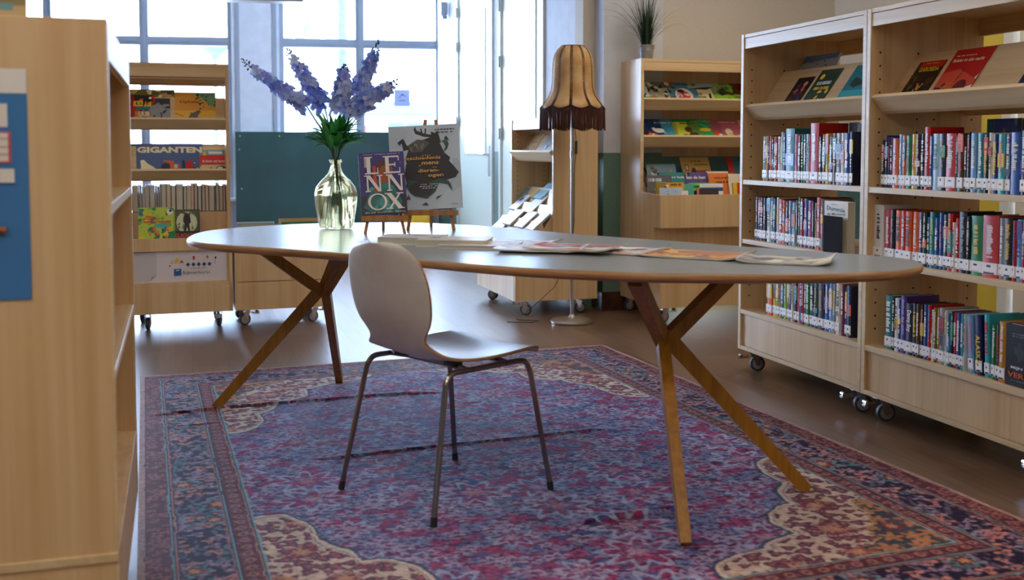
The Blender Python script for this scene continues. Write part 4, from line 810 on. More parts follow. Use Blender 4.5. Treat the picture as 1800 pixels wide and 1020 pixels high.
# ---- rack behind the lamp
gC = 'books on the trolley behind the lamp'
tC = math.atan2(.12, .17)
face_book(on_trough(UC, 912, 1.05, .235, tC), .26, .20, .006, 'tan', [('b', 91, 18, ['darkbrown', 'brown', 'ochre'], (0, 0, .9, .45), .05), ('m', .3, .6, .9, .64, 'brown')], 'tan magazine with brown print on the sloping shelf behind the lamp', gC)
face_book(on_trough(UC, 941, 1.05, .235, tC, dy=-.004), .26, .20, .006, 'grey', [('b', 92, 18, ['darkgrey', 'white', '6f7f9c'], (0, 0, 1, .6), .06), ('m', .3, .75, .9, .8, 'navy')], 'grey magazine partly behind the trolley side, on the sloping shelf', gC)
face_book(on_unit(UC, .60, .46, .80, .1), .13, .13, .02, 'c9a878', [('r', .3, .45, .75, .7, 'grey'), ('m', .35, .5, .7, .55, 'darkgrey'), ('m', .35, .6, .7, .65, 'darkgrey')], 'kraft brown book with a grey label at the back of the trolley', gC)
dC = G[0]
def oC(u, tier, dy=0., tilt=.86):
    y, z = [(.03, .45), (.125, .555), (.225, .645), (.31, .735)][tier]
    P = mfrom(UC) @ Vector((0, y, z)); return on_unit(UC, cut(u, P, dC), y + dy, z, tilt)
ser = [(847, 0, .235, .23, 'f0f0f0', 'darkred', 'first white paperback in the front row of the trolley display'), (884, 0, .165, .175, 'eceef2', 'violet', 'second white paperback in the front row, with violet page side'),
       (912, 0, .20, .15, 'e4e4ee', 'navy', 'third white paperback in the front row, low with lilac print'), (928, 0, .20, .235, 'f2f2f2', 'darkgreen', 'large white paperback at the right of the front row'),
       (881, 1, .20, .16, 'e8eaf0', 'grey', 'first white book in the second row of the trolley display'), (903, 1, .18, .165, 'f0f0f2', 'darkred', 'second white book in the second row, by a red one'),
       (918, 2, .19, .19, 'f2f2f6', 'black', 'white book with a black side in the third row of display'), (945, 1, .15, .18, 'dfe6ee', 'teal', 'pale blue white book at the right of the second row'),
       (894, 2, .17, .17, 'dfe4e8', 'navy', 'white book with a dark blue picture in the third row'), (907, 3, .15, .13, '6aa8b4', 'teal', 'blue green book at the back left of the trolley display'),
       (936, 3, .18, .17, '8fc4d4', 'grey', 'light turquoise book at the back right of the trolley display'), (930, 3, .06, .1, 'c9b03a', 'olive', 'small mustard book between blue ones at the display back')]
for i, (u, ti, w, h, c, bk, lb) in enumerate(ser):
    art = [('m', .25, .72, .75, .75, '8090a8'), ('m', .25, .3, .6, .32, '9aa4b4')]
    if i == 8: art = [('p', [(.1, .55), (.35, .8), (.6, .75), (.5, .55)], 'navy'), ('r', 0, 0, 1, .1, 'grey')]
    MM = oC(u, ti); xl = (mfrom(UC).inverted() @ MM.translation).x; over = xl + w - (WC - t - .004)
    if over > 0: MM = mfrom(UC) @ Matrix.Translation((-over, 0, 0)) @ mfrom(UC).inverted() @ MM
    face_book(MM, w, h * .9, .016, c, art, lb, gC, back=bk)
# ---- foreground: picture book on top, poster on the side panel
MFp = mfrom(UF)
def fside(x, y, z): return MFp @ Vector((x, y, z))
Sd = MFp @ Matrix.Translation((-.0015, DF, 0)) @ Matrix.Rotation(-math.pi / 2, 4, 'Z')       # local x from the back edge of the side to its front edge, -y out of the panel
po = bpy.data.objects.new('poster', None); COL.objects.link(po); po.matrix_world = Sd @ Matrix.Translation((-.13, -.0012, .793))
tag(po, 'blue poster with white header and text blocks on the foreground side panel', 'poster')
wP, hP = .487, .434
m = MB(); m.box(.13, 0, 0, wP, .001, hP, srgb('3a78b4')); build('sheet', m, MATTE, po)
m = MB(); draw(m, [('r', .27, .895, 1, 1, 'e6e4e0'), ('r', .27, .75, .93, .85, 'e0ddd6'), ('m', .3, .825, .9, .835, '9aa0b0'), ('m', .3, .80, .9, .81, '9aa0b0'), ('m', .3, .77, .9, .78, '9aa0b0'), ('r', .27, .595, .94, .73, 'c85a5a'), ('r', .27, .602, .93, .723, 'e0ddd6'),
                   ('r', .27, .695, .93, .703, 'c8a0a0'), ('r', .27, .66, .93, .668, 'c8a0a0'), ('r', .27, .628, .93, .636, 'c8a0a0'), ('r', .27, .51, .95, .57, 'e0ddd6'), ('m', .3, .545, .9, .552, 'c07a7a'), ('m', .3, .522, .9, .53, '9aa0b0')], wP, hP, -.0004)
build('printed_blocks', m, MATTE, po)
m = MB(); m.tube([(.30, -.003, .19), (.36, -.006, .175), (.395, -.006, .155), (.43, -.004, .135), (.445, -.003, .13)], [.012, .009, .006, .006, .008], 8, srgb('8a4a26')); m.tube([(.31, -.003, .185), (.36, -.006, .205), (.375, -.006, .215)], [.012, .014, .012], 8, srgb('6a3018'))
build('brown_cutout', m, MATTE, po)
face_book(MFp @ Matrix.Translation((.03, .427, TF)) @ Matrix.Rotation(-math.pi / 2, 4, 'Z') @ Matrix.Rotation(R(-4), 4, 'X'), .283, .22, .014, '8c8250', [('r', 0, 0, 1, .1, 'c2a878'), ('b', 95, 26, ['olive', 'tan', 'cream', 'salmon', '6a6a40'], (.0, .1, 1, 1), .08), ('r', .74, .06, .92, .12, '6a9aa0'), ('e', .71, .09, .03, .03, 'c84a30')], 'olive picture book standing on top of the foreground bookcase', None)
# ================================================================ table
TZ = .74
outl = [(329.5, 420), (335, 413.5), (361, 406), (400, 401.5), (494, 395), (560, 392.6), (640, 391), (706, 391), (780, 393), (850, 397), (925, 403.5), (1000, 410.5), (1085, 417), (1170, 422.5), (1235, 427.5), (1300, 433), (1400, 439.5), (1500, 446.5), (1560, 451), (1600, 456), (1620, 462), (1620, 468), (1600, 473.5), (1560, 477.5), (1500, 480), (1400, 481.5), (1300, 481.8), (1170, 480.8), (1100, 479), (1000, 475), (878, 468.5), (744, 456.5), (620, 446), (502, 437.3), (400, 431), (352, 427), (334, 423.5)]
cp = [at(u, v, TZ) for u, v in outl]; n = len(cp); tc = Vector((-.158, 3.87, TZ))
ring = []
for i in range(n):
    p0, p1, p2, p3 = cp[i - 1], cp[i], cp[(i + 1) % n], cp[(i + 2) % n]
    for k in range(4):
        t = k / 4; ring.append(.5 * ((2 * p1) + (-p0 + p2) * t + (2 * p0 - 5 * p1 + 4 * p2 - p3) * t * t + (-p0 + 3 * p1 - 3 * p2 + p3) * t ** 3))
for _ in range(6): ring = [(ring[i - 1] + ring[i] * 2 + ring[(i + 1) % len(ring)]) / 4 for i in range(len(ring))]
nr = len(ring); nrm = []
for i in range(nr):
    d = (ring[(i + 1) % nr] - ring[i - 1]).normalized(); nn = Vector((-d.y, d.x, 0))
    if nn.dot(ring[i] - tc) < 0: nn = -nn
    nrm.append(nn)
def off(o, z): return [Vector((p.x + q.x * o, p.y + q.y * o, z)) for p, q in zip(ring, nrm)]
T = tag(empty('oval_table', (tc.x, tc.y, 0)), 'long oval grey topped table with crossed mustard wooden legs on the rug', 'table')
inv = Matrix.Translation((-tc.x, -tc.y, 0))
LINO = noisy('grey_linoleum', srgb('929a9c'), srgb('8b9395'), .26, nscale=60)
PLY = noisy('plywood_edge', srgb('b98d5e'), srgb('96693f'), .4, (1, 1, 30), 8)
m = MB(); vs = off(-.001, TZ); m.add(vs + [Vector((tc.x, tc.y, TZ))], [(i, (i + 1) % nr, nr) for i in range(nr)], M=inv)
L_ = off(-.001, TZ - .004); m.add(vs + L_, [(i, nr + i, nr + (i + 1) % nr, (i + 1) % nr) for i in range(nr)], M=inv)
top = build('tabletop', m, LINO, T)
m = MB(); layers = [(-.0012, TZ - .0002), (.002, TZ - .002), (.0045, TZ - .007), (.005, TZ - .012), (.003, TZ - .018), (-.004, TZ - .024), (-.02, TZ - .029), (-.045, TZ - .031)]
vs = []; fs = []
for o_, z_ in layers: vs += off(o_, z_)
for k in range(len(layers) - 1):
    for i in range(nr): j = (i + 1) % nr; fs.append((k * nr + i, (k + 1) * nr + i, (k + 1) * nr + j, k * nr + j))
vs.append(Vector((tc.x, tc.y, TZ - .031))); b0 = (len(layers) - 1) * nr
fs += [(b0 + (i + 1) % nr, b0 + i, len(vs) - 1) for i in range(nr)]
m.add(vs, fs, M=inv); build('wooden_edge', m, PLY, top, smooth='auto')
LEG = noisy('mustard_stained_wood', srgb('a8741f'), srgb('8f5f1a'), .34, (20, 20, 1.5), 3)
fl = [at(380, 719), at(597, 674), at(1205, 964), at(1417, 865)]
ax = ((fl[2] + fl[3]) / 2 - (fl[0] + fl[1]) / 2); ax.normalize(); pr_ = Vector((-ax.y, ax.x, 0))
for (A, B, sgn) in ((fl[0], fl[1], -1), (fl[2], fl[3], 1)):
    mid = (A + B) / 2; inw = -ax * sgn; o_ = ax * sgn
    nd = mid + inw * .306; nd.z = .497; near = -pr_
    if (A - mid).dot(pr_) > 0: near = pr_
    for (ft, side) in ((A, near), (B, -near)):
        foot = Vector((ft.x, ft.y, .0075)); dn = nd + side * .012
        m = MB(); m.bar(foot, dn, .030, .038, up=(0, 0, 1), M=inv, w1=.036, h1=.050); build('leg', m, LEG, T)
        t_ = nd + side * .29 + o_ * .10; t_.z = TZ - .031
        m = MB(); m.bar(nd + side * .008 - Vector((0, 0, .012)), t_, .036, .044, M=inv, w1=.040, h1=.042); build('leg_brace', m, LEG, T)
    t_ = nd + inw * .14; t_.z = TZ - .031
    m = MB(); m.bar(nd - Vector((0, 0, .015)), t_, .036, .042, up=(pr_.x, pr_.y, 0), M=inv); build('leg_brace', m, LEG, T)
    m = MB(); m.tube([nd - Vector((0, 0, .03)), nd + Vector((0, 0, .02))], .027, 10, M=inv); build('leg_joint', m, LEG, T)
    m = MB(); q0 = mid + inw * .2; 
    m.bar(Vector((q0.x, q0.y, TZ - .034)) - pr_ * .3, Vector((q0.x, q0.y, TZ - .034)) + pr_ * .3, .06, .006, M=inv); build('mounting_plate', m, BLACK, T)
# ================================================================ chair
fe = [at(600, 864), at(762, 930), at(968, 864), at(800, 812)]
rear = (fe[0] + fe[1]) / 2; fron = (fe[2] + fe[3]) / 2; cc = (rear + fron) / 2; fw = (fron - rear).normalized()
CH = tag(empty('stacking_chair', (cc.x, cc.y, 0), math.atan2(fw.y, fw.x)), 'white moulded plywood chair with bronze steel legs in front of the table', 'chair')
cinv = mfrom(CH).inverted()
SHELL = noisy('white_laminate_shell', srgb('dddbd7'), srgb('d8d5d0'), .24, nscale=20)
# profile of the moulded shell: (x along the seat, z, half width)
prof = [(.235, .432, .165), (.238, .440, .172), (.228, .449, .185), (.19, .451, .20), (.12, .447, .207), (.05, .443, .208), (-.02, .442, .205), (-.08, .444, .20), (-.125, .451, .192), (-.155, .464, .180), (-.170, .480, .166), (-.180, .497, .140), (-.187, .515, .130), (-.193, .535, .143), (-.199, .56, .170), (-.206, .60, .187), (-.216, .66, .193), (-.226, .71, .187), (-.236, .755, .168), (-.242, .780, .142), (-.246, .795, .105), (-.248, .801, .05)]
nu = 18; vs = []
for (x, z, hw) in prof:
    for k in range(nu + 1):
        a = -1 + 2 * k / nu; yy = a * hw; back = max(0, min(1, (z - .50) / .1)); seat = 1 - max(0, min(1, (z - .45) / .05))
        dx = -.022 * back * (1 - a * a) + .0; dz = .012 * seat * a * a * (1 if x < .2 else .4)
        vs.append((x + dx, yy, z + dz))
fs = [(i * (nu + 1) + k, i * (nu + 1) + k + 1, (i + 1) * (nu + 1) + k + 1, (i + 1) * (nu + 1) + k) for i in range(len(prof) - 1) for k in range(nu)]
m = MB(); m.add(vs, fs); sh = build('seat_shell', m, [SHELL, PLY], CH, smooth=True)
md = sh.modifiers.new('s', 'SUBSURF'); md.levels = 2; md.render_levels = 2
md = sh.modifiers.new('t', 'SOLIDIFY'); md.thickness = .009; md.offset = 0; md.material_offset_rim = 1
tops = [Vector((-.155, .19, .425)), Vector((-.155, -.19, .425)), Vector((.175, -.19, .425)), Vector((.175, .19, .425))]
fl_ = [cinv @ Vector((p.x, p.y, .012)) for p in fe]
fl_.sort(key=lambda p: (p.x > 0, -p.y if p.x < 0 else p.y))
# order: rear left(+y), rear right(-y), front right(-y), front left(+y)
for tp_, ft in zip(tops, fl_):
    d = (ft - tp_).normalized(); hx = Vector((0, 0, 0)); inwd = Vector((-math.copysign(1, tp_.x), 0, 0))
    p0 = tp_ + inwd * .10; pts_ = [p0, tp_ + inwd * .035]
    for k in range(1, 6):
        t = k / 6; a = tp_ + inwd * .035; b = tp_; c_ = tp_ + d * .05; pts_.append((1 - t) ** 2 * a + 2 * t * (1 - t) * b + t * t * c_)
    pts_ += [tp_ + d * .05, ft]
    m = MB(); m.tube(pts_, .0088, 10); lg = build('leg', m, DSTEEL, CH, smooth='auto')
    m = MB(); m.tube([ft - Vector((0, 0, .005)), ft + (tp_ - ft).normalized() * .022], .0105, 10); build('foot_cap', m, BLACK, lg)
m = MB()
for sy in (.19, -.19): m.tube([(-.06, sy, .425), (.08, sy, .425)], .0088, 10)
for sx in (-.07, .09): m.tube([(sx, .19, .425), (sx, .1, .43), (sx, -.1, .43), (sx, -.19, .425)], .0088, 10)
build('under_frame', m, DSTEEL, CH, smooth='auto')
m = MB()
for sx in (-.07, .09):
    for sy in (-.12, .12): m.box(sx - .02, sy - .02, .43, sx + .02, sy + .02, .441)
build('seat_mount', m, BLACK, CH)
# ================================================================ vase with delphiniums
VZ = TZ; vp = at(591, 402.5, TZ); VX, VY = vp.x, vp.y
V = tag(empty('glass_vase', (VX, VY, VZ)), 'yellow green demijohn glass vase holding delphiniums on the grey table', 'vase')
VG = mat('tinted_glass', srgb('fdf8d6'), .015, 0, **{'Transmission Weight': 1.0, 'IOR': 1.45})
_t1 = N(VG, 'ShaderNodeBsdfTransparent'); _t1.inputs[0].default_value = (*srgb('faf7e6'), 1); _x1 = N(VG, 'ShaderNodeMixShader'); _x1.inputs[0].default_value = .45
Lk(VG, VG.node_tree.nodes['Principled BSDF'].outputs[0], _x1.inputs[1]); Lk(VG, _t1.outputs[0], _x1.inputs[2]); Lk(VG, _x1.outputs[0], VG.node_tree.nodes['Material Output'].inputs[0])
op = [(.0, .002), (.055, .0), (.066, .004), (.072, .014), (.078, .05), (.086, .10), (.0895, .135), (.088, .155), (.080, .178), (.063, .200), (.044, .218), (.030, .235), (.0235, .252), (.021, .268), (.0205, .276), (.0255, .278), (.0265, .284), (.0255, .290)]
ip = [(max(0.0, r - .003), z + (.006 if i < 3 else 0)) for i, (r, z) in enumerate(op)]
prf = op + [(.0235, .291)] + [(r - .0005, z) for r, z in ip[::-1]]
m = MB(); m.lathe(prf, 48); build('vase_body', m, VG, V, smooth=True)
FL = [srgb(c) for c in ('9ab6f4', 'bccff8', '84a2e8', 'd8e2fa', 'a2a8ee', 'c4ccf6')]
PET = attr_mat('petals', .6); 
def translucent(m_, k):
    b = m_.node_tree.nodes['Principled BSDF']; t = N(m_, 'ShaderNodeBsdfTranslucent'); x = N(m_, 'ShaderNodeMixShader'); x.inputs[0].default_value = k
    src = b.inputs['Base Color'].links[0].from_socket; Lk(m_, src, t.inputs[0]); Lk(m_, b.outputs[0], x.inputs[1]); Lk(m_, t.outputs[0], x.inputs[2]); Lk(m_, x.outputs[0], m_.node_tree.nodes['Material Output'].inputs[0])
translucent(PET, .45)
LEAF = attr_mat('leaves', .4); translucent(LEAF, .25)
def world_at(u, v, Y): return Vector(((u - 900) / F * Y, Y, zat(v, Y)))
rf = random.Random(5)
def floret(mb, c, axis, r, col, n=5):
    axis = axis.normalized(); a = axis.cross(Vector((0, 0, 1)) if abs(axis.z) < .9 else Vector((1, 0, 0))).normalized(); b = axis.cross(a); ph = rf.random() * 6
    for layer in (0, 1):
        for k in range(n):
            t = ph + 2 * math.pi * (k + layer * .5) / n; d = a * math.cos(t) + b * math.sin(t); s_ = d.cross(axis); rr = r * (.8 + .4 * rf.random()) * (1 if layer == 0 else .62)
            p = [c, c + d * rr * .5 + s_ * rr * .36 + axis * rr * .22, c + d * rr * 1.0 + s_ * rr * .22 + axis * rr * (.05 + .3 * rf.random()), c + d * rr * 1.02 - s_ * rr * .18 + axis * rr * (.0 + .3 * rf.random()), c + d * rr * .5 - s_ * rr * .36 + axis * rr * .2]
            q = .85 + .3 * rf.random(); mb.add(p, [(0, 1, 2, 3, 4)], tuple(min(1, x * q) for x in col))
    mb.disc  # centre
    e = [c + axis * r * .12 + (a * math.cos(t) + b * math.sin(t)) * r * .14 for t in (0, 1.57, 3.14, 4.71)]; mb.add(e, [(0, 1, 2, 3)], (.75, .75, .8))
stalks = [  # tip, path of the blossoms top to bottom, label
    ((427, 102, 4.32), (447, 122), (540, 186), .030, 34, 'pale blue delphinium stem leaning furthest left with bare dark buds', (600, 262)),
    ((505, 84, 4.5), (517, 103), (572, 187), .032, 34, 'blue delphinium stem second from left, leaning in front of window bar', (597, 258)),
    ((606, 112, 4.35), (606, 125), (600, 190), .034, 34, 'upright whitish blue delphinium stem in the middle of the vase', (603, 255)),
    ((667, 68, 4.5), (660, 92), (630, 165), .034, 36, 'tallest delphinium stem with a single blossom below its tip', (610, 258)),
    ((700, 138, 4.3), (690, 150), (622, 192), .034, 40, 'deep blue delphinium stem leaning right over the small poster', (612, 262)),
    ((640, 128, 4.55), (648, 150), (640, 186), .030, 22, 'short violet blue delphinium stem filling the right of the bouquet', (606, 258))]
for (tip, b0_, b1_, R0, cnt, lb, neck) in stalks:
    Y = tip[2]; tp3 = world_at(tip[0], tip[1], Y); p0 = world_at(b0_[0], b0_[1], Y); p1 = world_at(b1_[0], b1_[1], (Y + VY) / 2)
    nk = Vector((VX + (neck[0] - 603) * .0006, VY, VZ + .285)); a = rf.random() * 6.28
    bot = Vector((VX + (.045) * math.cos(a), VY + .045 * math.sin(a), VZ + .012))
    D = tag(empty('delphinium_stem', nk), lb, 'flower', 'delphinium stems in the glass vase'); I = Matrix.Translation(-nk)
    mid_ = nk.lerp(p1, .5) + Vector((0, 0, .02))
    m = MB(); m.tube([bot, bot.lerp(nk, .5), nk, mid_, p1, p0, tp3], [.0022, .0024, .0024, .0024, .0022, .0016, .0008], 6, srgb('3f5a2c'), I); build('stem', m, LEAF, D, smooth=True)
    m = MB(); dirn = (p0 - p1).normalized()
    for k in range(cnt):
        t = (k + .5) / cnt; c = p1.lerp(p0, t); a = k * 2.4 + rf.random() * .6; sx = dirn.cross(Vector((0, 1, 0))).normalized(); sy = dirn.cross(sx)
        rad = Vector(sx * math.cos(a) + sy * math.sin(a)); q = R0 * (1.0 - .42 * t)
        floret(m, c + rad * q * (.5 + .4 * rf.random()), rad + dirn * .35, q * 1.12, FL[(k * 7 + int(rf.random() * 3)) % 6])
    build('blossoms', m, PET, D)
    m = MB(); n_ = 13
    for k in range(n_):
        t = k / n_; c = p0.lerp(tp3, .15 + t * .85); a = k * 2.4; o_ = Vector((math.cos(a), math.sin(a) * .6, math.sin(a * 1.7) * .8)) * (.012 * (1.15 - t))
        m.tube([c, c + o_], .0007, 4, srgb('2f4a2c'), I); m.tube([c + o_ * .8, c + o_ * 1.15, c + o_ * 1.6], [.0014, .0048 * (1.1 - .4 * t), .001], 6, srgb('2c3a3c') if k % 2 else srgb('4c5480'), I)
    build('buds', m, LEAF, D)
for c_ in list(COL.objects):
    if c_.name.startswith('blossoms'): c_.matrix_local = Matrix.Translation(-c_.parent.location)
# leaves: one leafy stem of its own
lv = tag(empty('leafy_stem', (VX, VY, VZ + .285)), 'dense green leaves gathered below the delphinium blossoms above the vase', 'foliage')
def leaf(mb, p, d, L, w, droop, col):
    d = d.normalized(); s_ = d.cross(Vector((0, 0, 1))); s_ = (s_ if s_.length > .1 else Vector((1, 0, 0))).normalized(); vs = []; n_ = 6
    for k in range(n_ + 1):
        t = k / n_; c = p + d * L * t + Vector((0, 0, -droop * L * t * t)); ww = w * math.sin(math.pi * (.08 + .92 * t) ** .8) * (1 if k < n_ else 0) + .0004
        up = Vector((0, 0, 1)) * ww * .35
        vs += [c + s_ * ww + up, c, c - s_ * ww + up]
    fs = []
    for k in range(n_): fs += [(k * 3, k * 3 + 1, k * 3 + 4, k * 3 + 3), (k * 3 + 1, k * 3 + 2, k * 3 + 5, k * 3 + 4)]
    mb.add(vs, fs, col)
m = MB(); gc = [srgb(c) for c in ('38a048', '24823c', '4cb856', '1c6a34', '6cbc68')]
for k in range(120):
    a = rf.random() * 6.28; el = rf.random(); r0 = rf.random() * .035; z0 = .045 + rf.random() * .06
    p = Vector((math.cos(a) * r0, math.sin(a) * r0, z0)); d = Vector((math.cos(a), math.sin(a) * .8, .6 + 2.6 * (1 - el) ** 1.3 - .1))
    leaf(m, p, d, .09 + rf.random() * .075, .010 + rf.random() * .009, .15 + .3 * el, rf.choice(gc))
for a in (-.35, -.1, .15, 3.0, 3.3, 2.75, 3.55):
    leaf(m, Vector((0, 0, .05)), Vector((math.cos(a), -.2, .42 + .2 * rf.random())), .15, .011, .1, rf.choice(gc[2:]))
build('leaf_cluster', m, LEAF, lv)
m = MB()
for k in range(4):
    a = k * 1.5; m.tube([(.05 * math.cos(a) , .05 * math.sin(a), -.272), (.012 * math.cos(a), .012 * math.sin(a), -.02), (.014 * math.cos(a), .014 * math.sin(a), .08)], .0019, 6, srgb('33491f'))
build('cut_stems', m, LEAF, lv)
# ================================================================ easels with covers
EAS = noisy('easel_wood', srgb('b9834e'), srgb('a06c3c'), .45, (20, 20, 2), 3)
def easel(loc, yaw, w, h, tz, hh, label, scale=1.0):
    """small tripod easel; local: x right, y away; tz = height of the tray, hh = overall height"""
    e = tag(empty('tabletop_easel', loc, yaw), label, 'easel'); lean = .20
    for sx in (-1, 1):
        m = MB(); m.bar((sx * w * .42, -.045, .0), (sx * .018 * scale, -.045 + lean * hh, hh * .99), .012 * scale, .008 * scale, up=(0, -1, .2)); build('leg', m, EAS, e)
    m = MB(); m.bar((-.0, .11 * scale + .02, .0), (0, -.045 + lean * hh * .9, hh * .86), .012 * scale, .008 * scale, up=(0, 1, .2)); build('leg', m, EAS, e)
    m = MB(); m.box(-w / 2, -.055 + lean * tz - .012, tz - .016, w / 2, -.045 + lean * tz + .004, tz, bev=.001); m.box(-w / 2, -.055 + lean * tz - .016, tz - .016, w / 2, -.055 + lean * tz - .012, tz + .005); build('tray', m, EAS, e)
    m = MB(); m.box(-.03 * scale, -.045 + lean * hh * .8 + .004, hh * .8 - .008, .03 * scale, -.045 + lean * hh * .8 + .012, hh * .8 + .008); build('cross_bar', m, EAS, e)
    return e, lambda dy=0: mfrom(e) @ Matrix.Translation((0, -.055 + lean * tz - .010 + dy, tz + .001)) @ Matrix.Rotation(-math.atan(lean), 4, 'X')
pa = at(676, 409, TZ)
e1, f1 = easel(Vector((pa.x, pa.y + .0, TZ)), R(9), .185, .3, .066, .30, 'small wooden easel holding the purple book on the table')
wL, hL = .180, .250
serif = []
cc_ = 'e8e4e0'
def I_(x0, x1, z0, z1, sw): return [('r', x0, z0, x1, z1, cc_), ('r', x0 - sw, z0, x1 + sw, z0 + .018, cc_), ('r', x0 - sw, z1 - .018, x1 + sw, z1, cc_)]
serif += I_(.17, .25, .65, .93, .05) + [('r', .17, .65, .42, .675, cc_), ('r', .40, .65, .42, .75, cc_)]
serif += I_(.58, .66, .65, .93, .05) + [('r', .6, .905, .88, .93, cc_), ('r', .86, .85, .88, .93, cc_), ('r', .6, .65, .9, .675, cc_), ('r', .88, .65, .9, .74, cc_), ('r', .6, .775, .8, .8, cc_), ('r', .78, .75, .8, .825, cc_)]
def Nl(x): return [('r', x, .365, x + .035, .63, cc_), ('r', x - .04, .365, x + .075, .382, cc_), ('r', x - .05, .613, x + .04, .63, cc_), ('p', [(x - .01, .63), (x + .08, .63), (x + .31, .365), (x + .24, .365)], cc_), ('r', x + .27, .365, x + .305, .63, cc_), ('r', x + .225, .613, x + .35, .63, cc_)]
serif += Nl(.15) + Nl(.62)
def ringp(cx, cz, rx, rz, tx, tz_):
    o = []; n_ = 28
    for k in range(n_):
        a0, a1 = 2 * math.pi * k / n_, 2 * math.pi * (k + 1) / n_
        o.append(('p', [(cx + rx * math.cos(a0), cz + rz * math.sin(a0)), (cx + rx * math.cos(a1), cz + rz * math.sin(a1)), (cx + (rx - tx) * math.cos(a1), cz + (rz - tz_) * math.sin(a1)), (cx + (rx - tx) * math.cos(a0), cz + (rz - tz_) * math.sin(a0))], cc_))
    return o
serif += [('p', [(.55, .33), (.66, .33), (.92, .075), (.81, .075)], cc_), ('p', [(.84, .33), (.88, .33), (.64, .075), (.59, .075)], cc_)] + [('r', a, z, a + .15, z + .017, cc_) for a, z in ((.52, .315), (.78, .315), (.54, .075), (.79, .075))]
lenn = [('r', 0, 0, 1, .3, '281c3c'), ('b', 100, 60, ['6a5ac0', 'c08ad0', '4a3a90'], (0, .05, 1, 1), .008),
        ('p', [(.05, .12), (.3, .5), (.45, .6), (.6, .62), (.75, .45), (.9, .2), (.85, .06), (.2, .05)], '1f6f72'), ('b', 101, 14, ['2a8a88', '17595c', '3fa09a'], (.2, .08, .8, .45), .1),
        ('r', .12, .76, .26, .93, 'b8b4b8'), ('p', [(.45, .5), (.42, .7), (.5, .82), (.65, .84), (.73, .74), (.72, .62), (.66, .5)], 'a04a24'), ('p', [(.35, .8), (.45, .85), (.6, .86), (.7, .82), (.6, .8), (.48, .76), (.42, .66), (.36, .7)], '5c2018'), ('p', [(.3, .78), (.36, .78), (.38, .4), (.3, .42)], 'd03a28'), ('p', [(.28, .4), (.42, .44), (.4, .36), (.3, .35)], 'b04a2a')]
lb_ = lenn + serif
fb1 = face_book(f1() @ Matrix.Translation((-wL / 2, -.006, .004)) @ Matrix.Rotation(R(-3), 4, 'Y'), wL, hL, .010, '3a2f7c', lb_, 'purple book with huge white serif letters on the small easel', None, back='2a2440', spinecol='e0e0e8')
m = MB(); yb = -.0002 - .00025 * (len(lb_) + 2)
for a in ringp(.36, .2, .21, .135, .055, .02): draw(m, [a], wL, hL, yb)
draw(m, [('m', .1, .955, .92, .965, 'c8c0e0'), ('t', 'EN DE GOUDEN SIKKEL', .52, .03, .024, 'e0d8c8', .88, .0)], wL, hL, yb - .0003)
build('cover_title', m, PRINT, fb1)
pb_ = at(757, 404, TZ)
e2, f2 = easel(Vector((pb_.x, pb_.y + .02, TZ)), R(4), .225, .45, .078, .46, 'taller wooden easel holding the large grey animal book cover', 1.15)
wG, hG = .29, .352
dk = '161624'; gd = 'd9a04a'
big = [('b', 110, 10, ['b6c3d2', 'c4d0dd', 'aebbcb'], (0, 0, 1, 1), .2),
       ('e', .42, .42, .22, .26, dk), ('p', [(.22, .6), (.3, .78), (.5, .83), (.62, .86), (.72, .78), (.78, .66), (.86, .6), (.84, .56), (.90, .50), (.97, .42), (.92, .36), (.78, .33), (.66, .34), (.5, .3), (.3, .36)], dk),
       ('p', [(.62, .78), (.6, .92), (.66, .9), (.70, .93), (.74, .78)], '12121e'), ('p', [(.62, .88), (.5, .9), (.40, .94), (.38, .99), (.36, .95), (.38, .9), (.5, .86), (.62, .85)], '12121e'), ('l', (.48, .89), (.46, .96), .006, '12121e'), ('l', (.52, .89), (.53, .96), .006, '12121e'),
       ('p', [(.2, .7), (.18, .8), (.22, .83), (.24, .78), (.3, .72)], '12121e'), ('p', [(.26, .76), (.4, .83), (.52, .82), (.58, .78), (.5, .72), (.46, .68), (.32, .68)], '4a4a48'), ('b', 111, 20, ['5a5a56', '34342f', '70706a'], (.3, .7, .5, .78), .02),
       ('p', [(.74, .8), (.82, .82), (.85, .76), (.82, .7), (.76, .66), (.8, .73), (.78, .78)], '1f5040'), ('p', [(.25, .36), (.2, .28), (.32, .16), (.5, .12), (.62, .2), (.68, .3), (.8, .28), (.86, .2), (.82, .32), (.68, .36), (.5, .3)], '16463a'), ('e', .42, .24, .17, .09, '101420'), ('p', [(.84, .3), (.88, .17), (.83, .3)], '16463a'),
       ('p', [(.12, .8), (.2, .85), (.22, .82), (.15, .77)], dk), ('p', [(.78, .83), (.86, .8), (.82, .86)], dk), ('p', [(.62, .1), (.72, .16), (.64, .14)], dk), ('p', [(.2, .12), (.24, .18), (.27, .12)], dk), ('p', [(.42, .05), (.52, .04), (.48, .08)], dk),
       ('m', .66, .93, .94, .945, '30343c'), ('m', .70, .895, .94, .91, '30343c'), ('m', .84, .04, .93, .047, '30343c'), ('m', .46, .63, .58, .64, 'a88a50'), ('m', .4, .51, .48, .52, 'a88a50'), ('m', .6, .485, .66, .495, 'a88a50'),
       ('m', .42, .285, .66, .295, 'b8b8c0'), ('m', .40, .262, .68, .272, 'b8b8c0'), ('m', .44, .24, .62, .25, 'b8b8c0'),
       ('t', 'geschiedenis', .45, .60, .052, gd, .54, .02), ('t', 'mens', .57, .54, .034, gd, .24, .025), ('t', 'dieren-', .54, .455, .042, gd, .30, .025), ('t', 'ogen', .64, .385, .042, gd, .22, .025)]
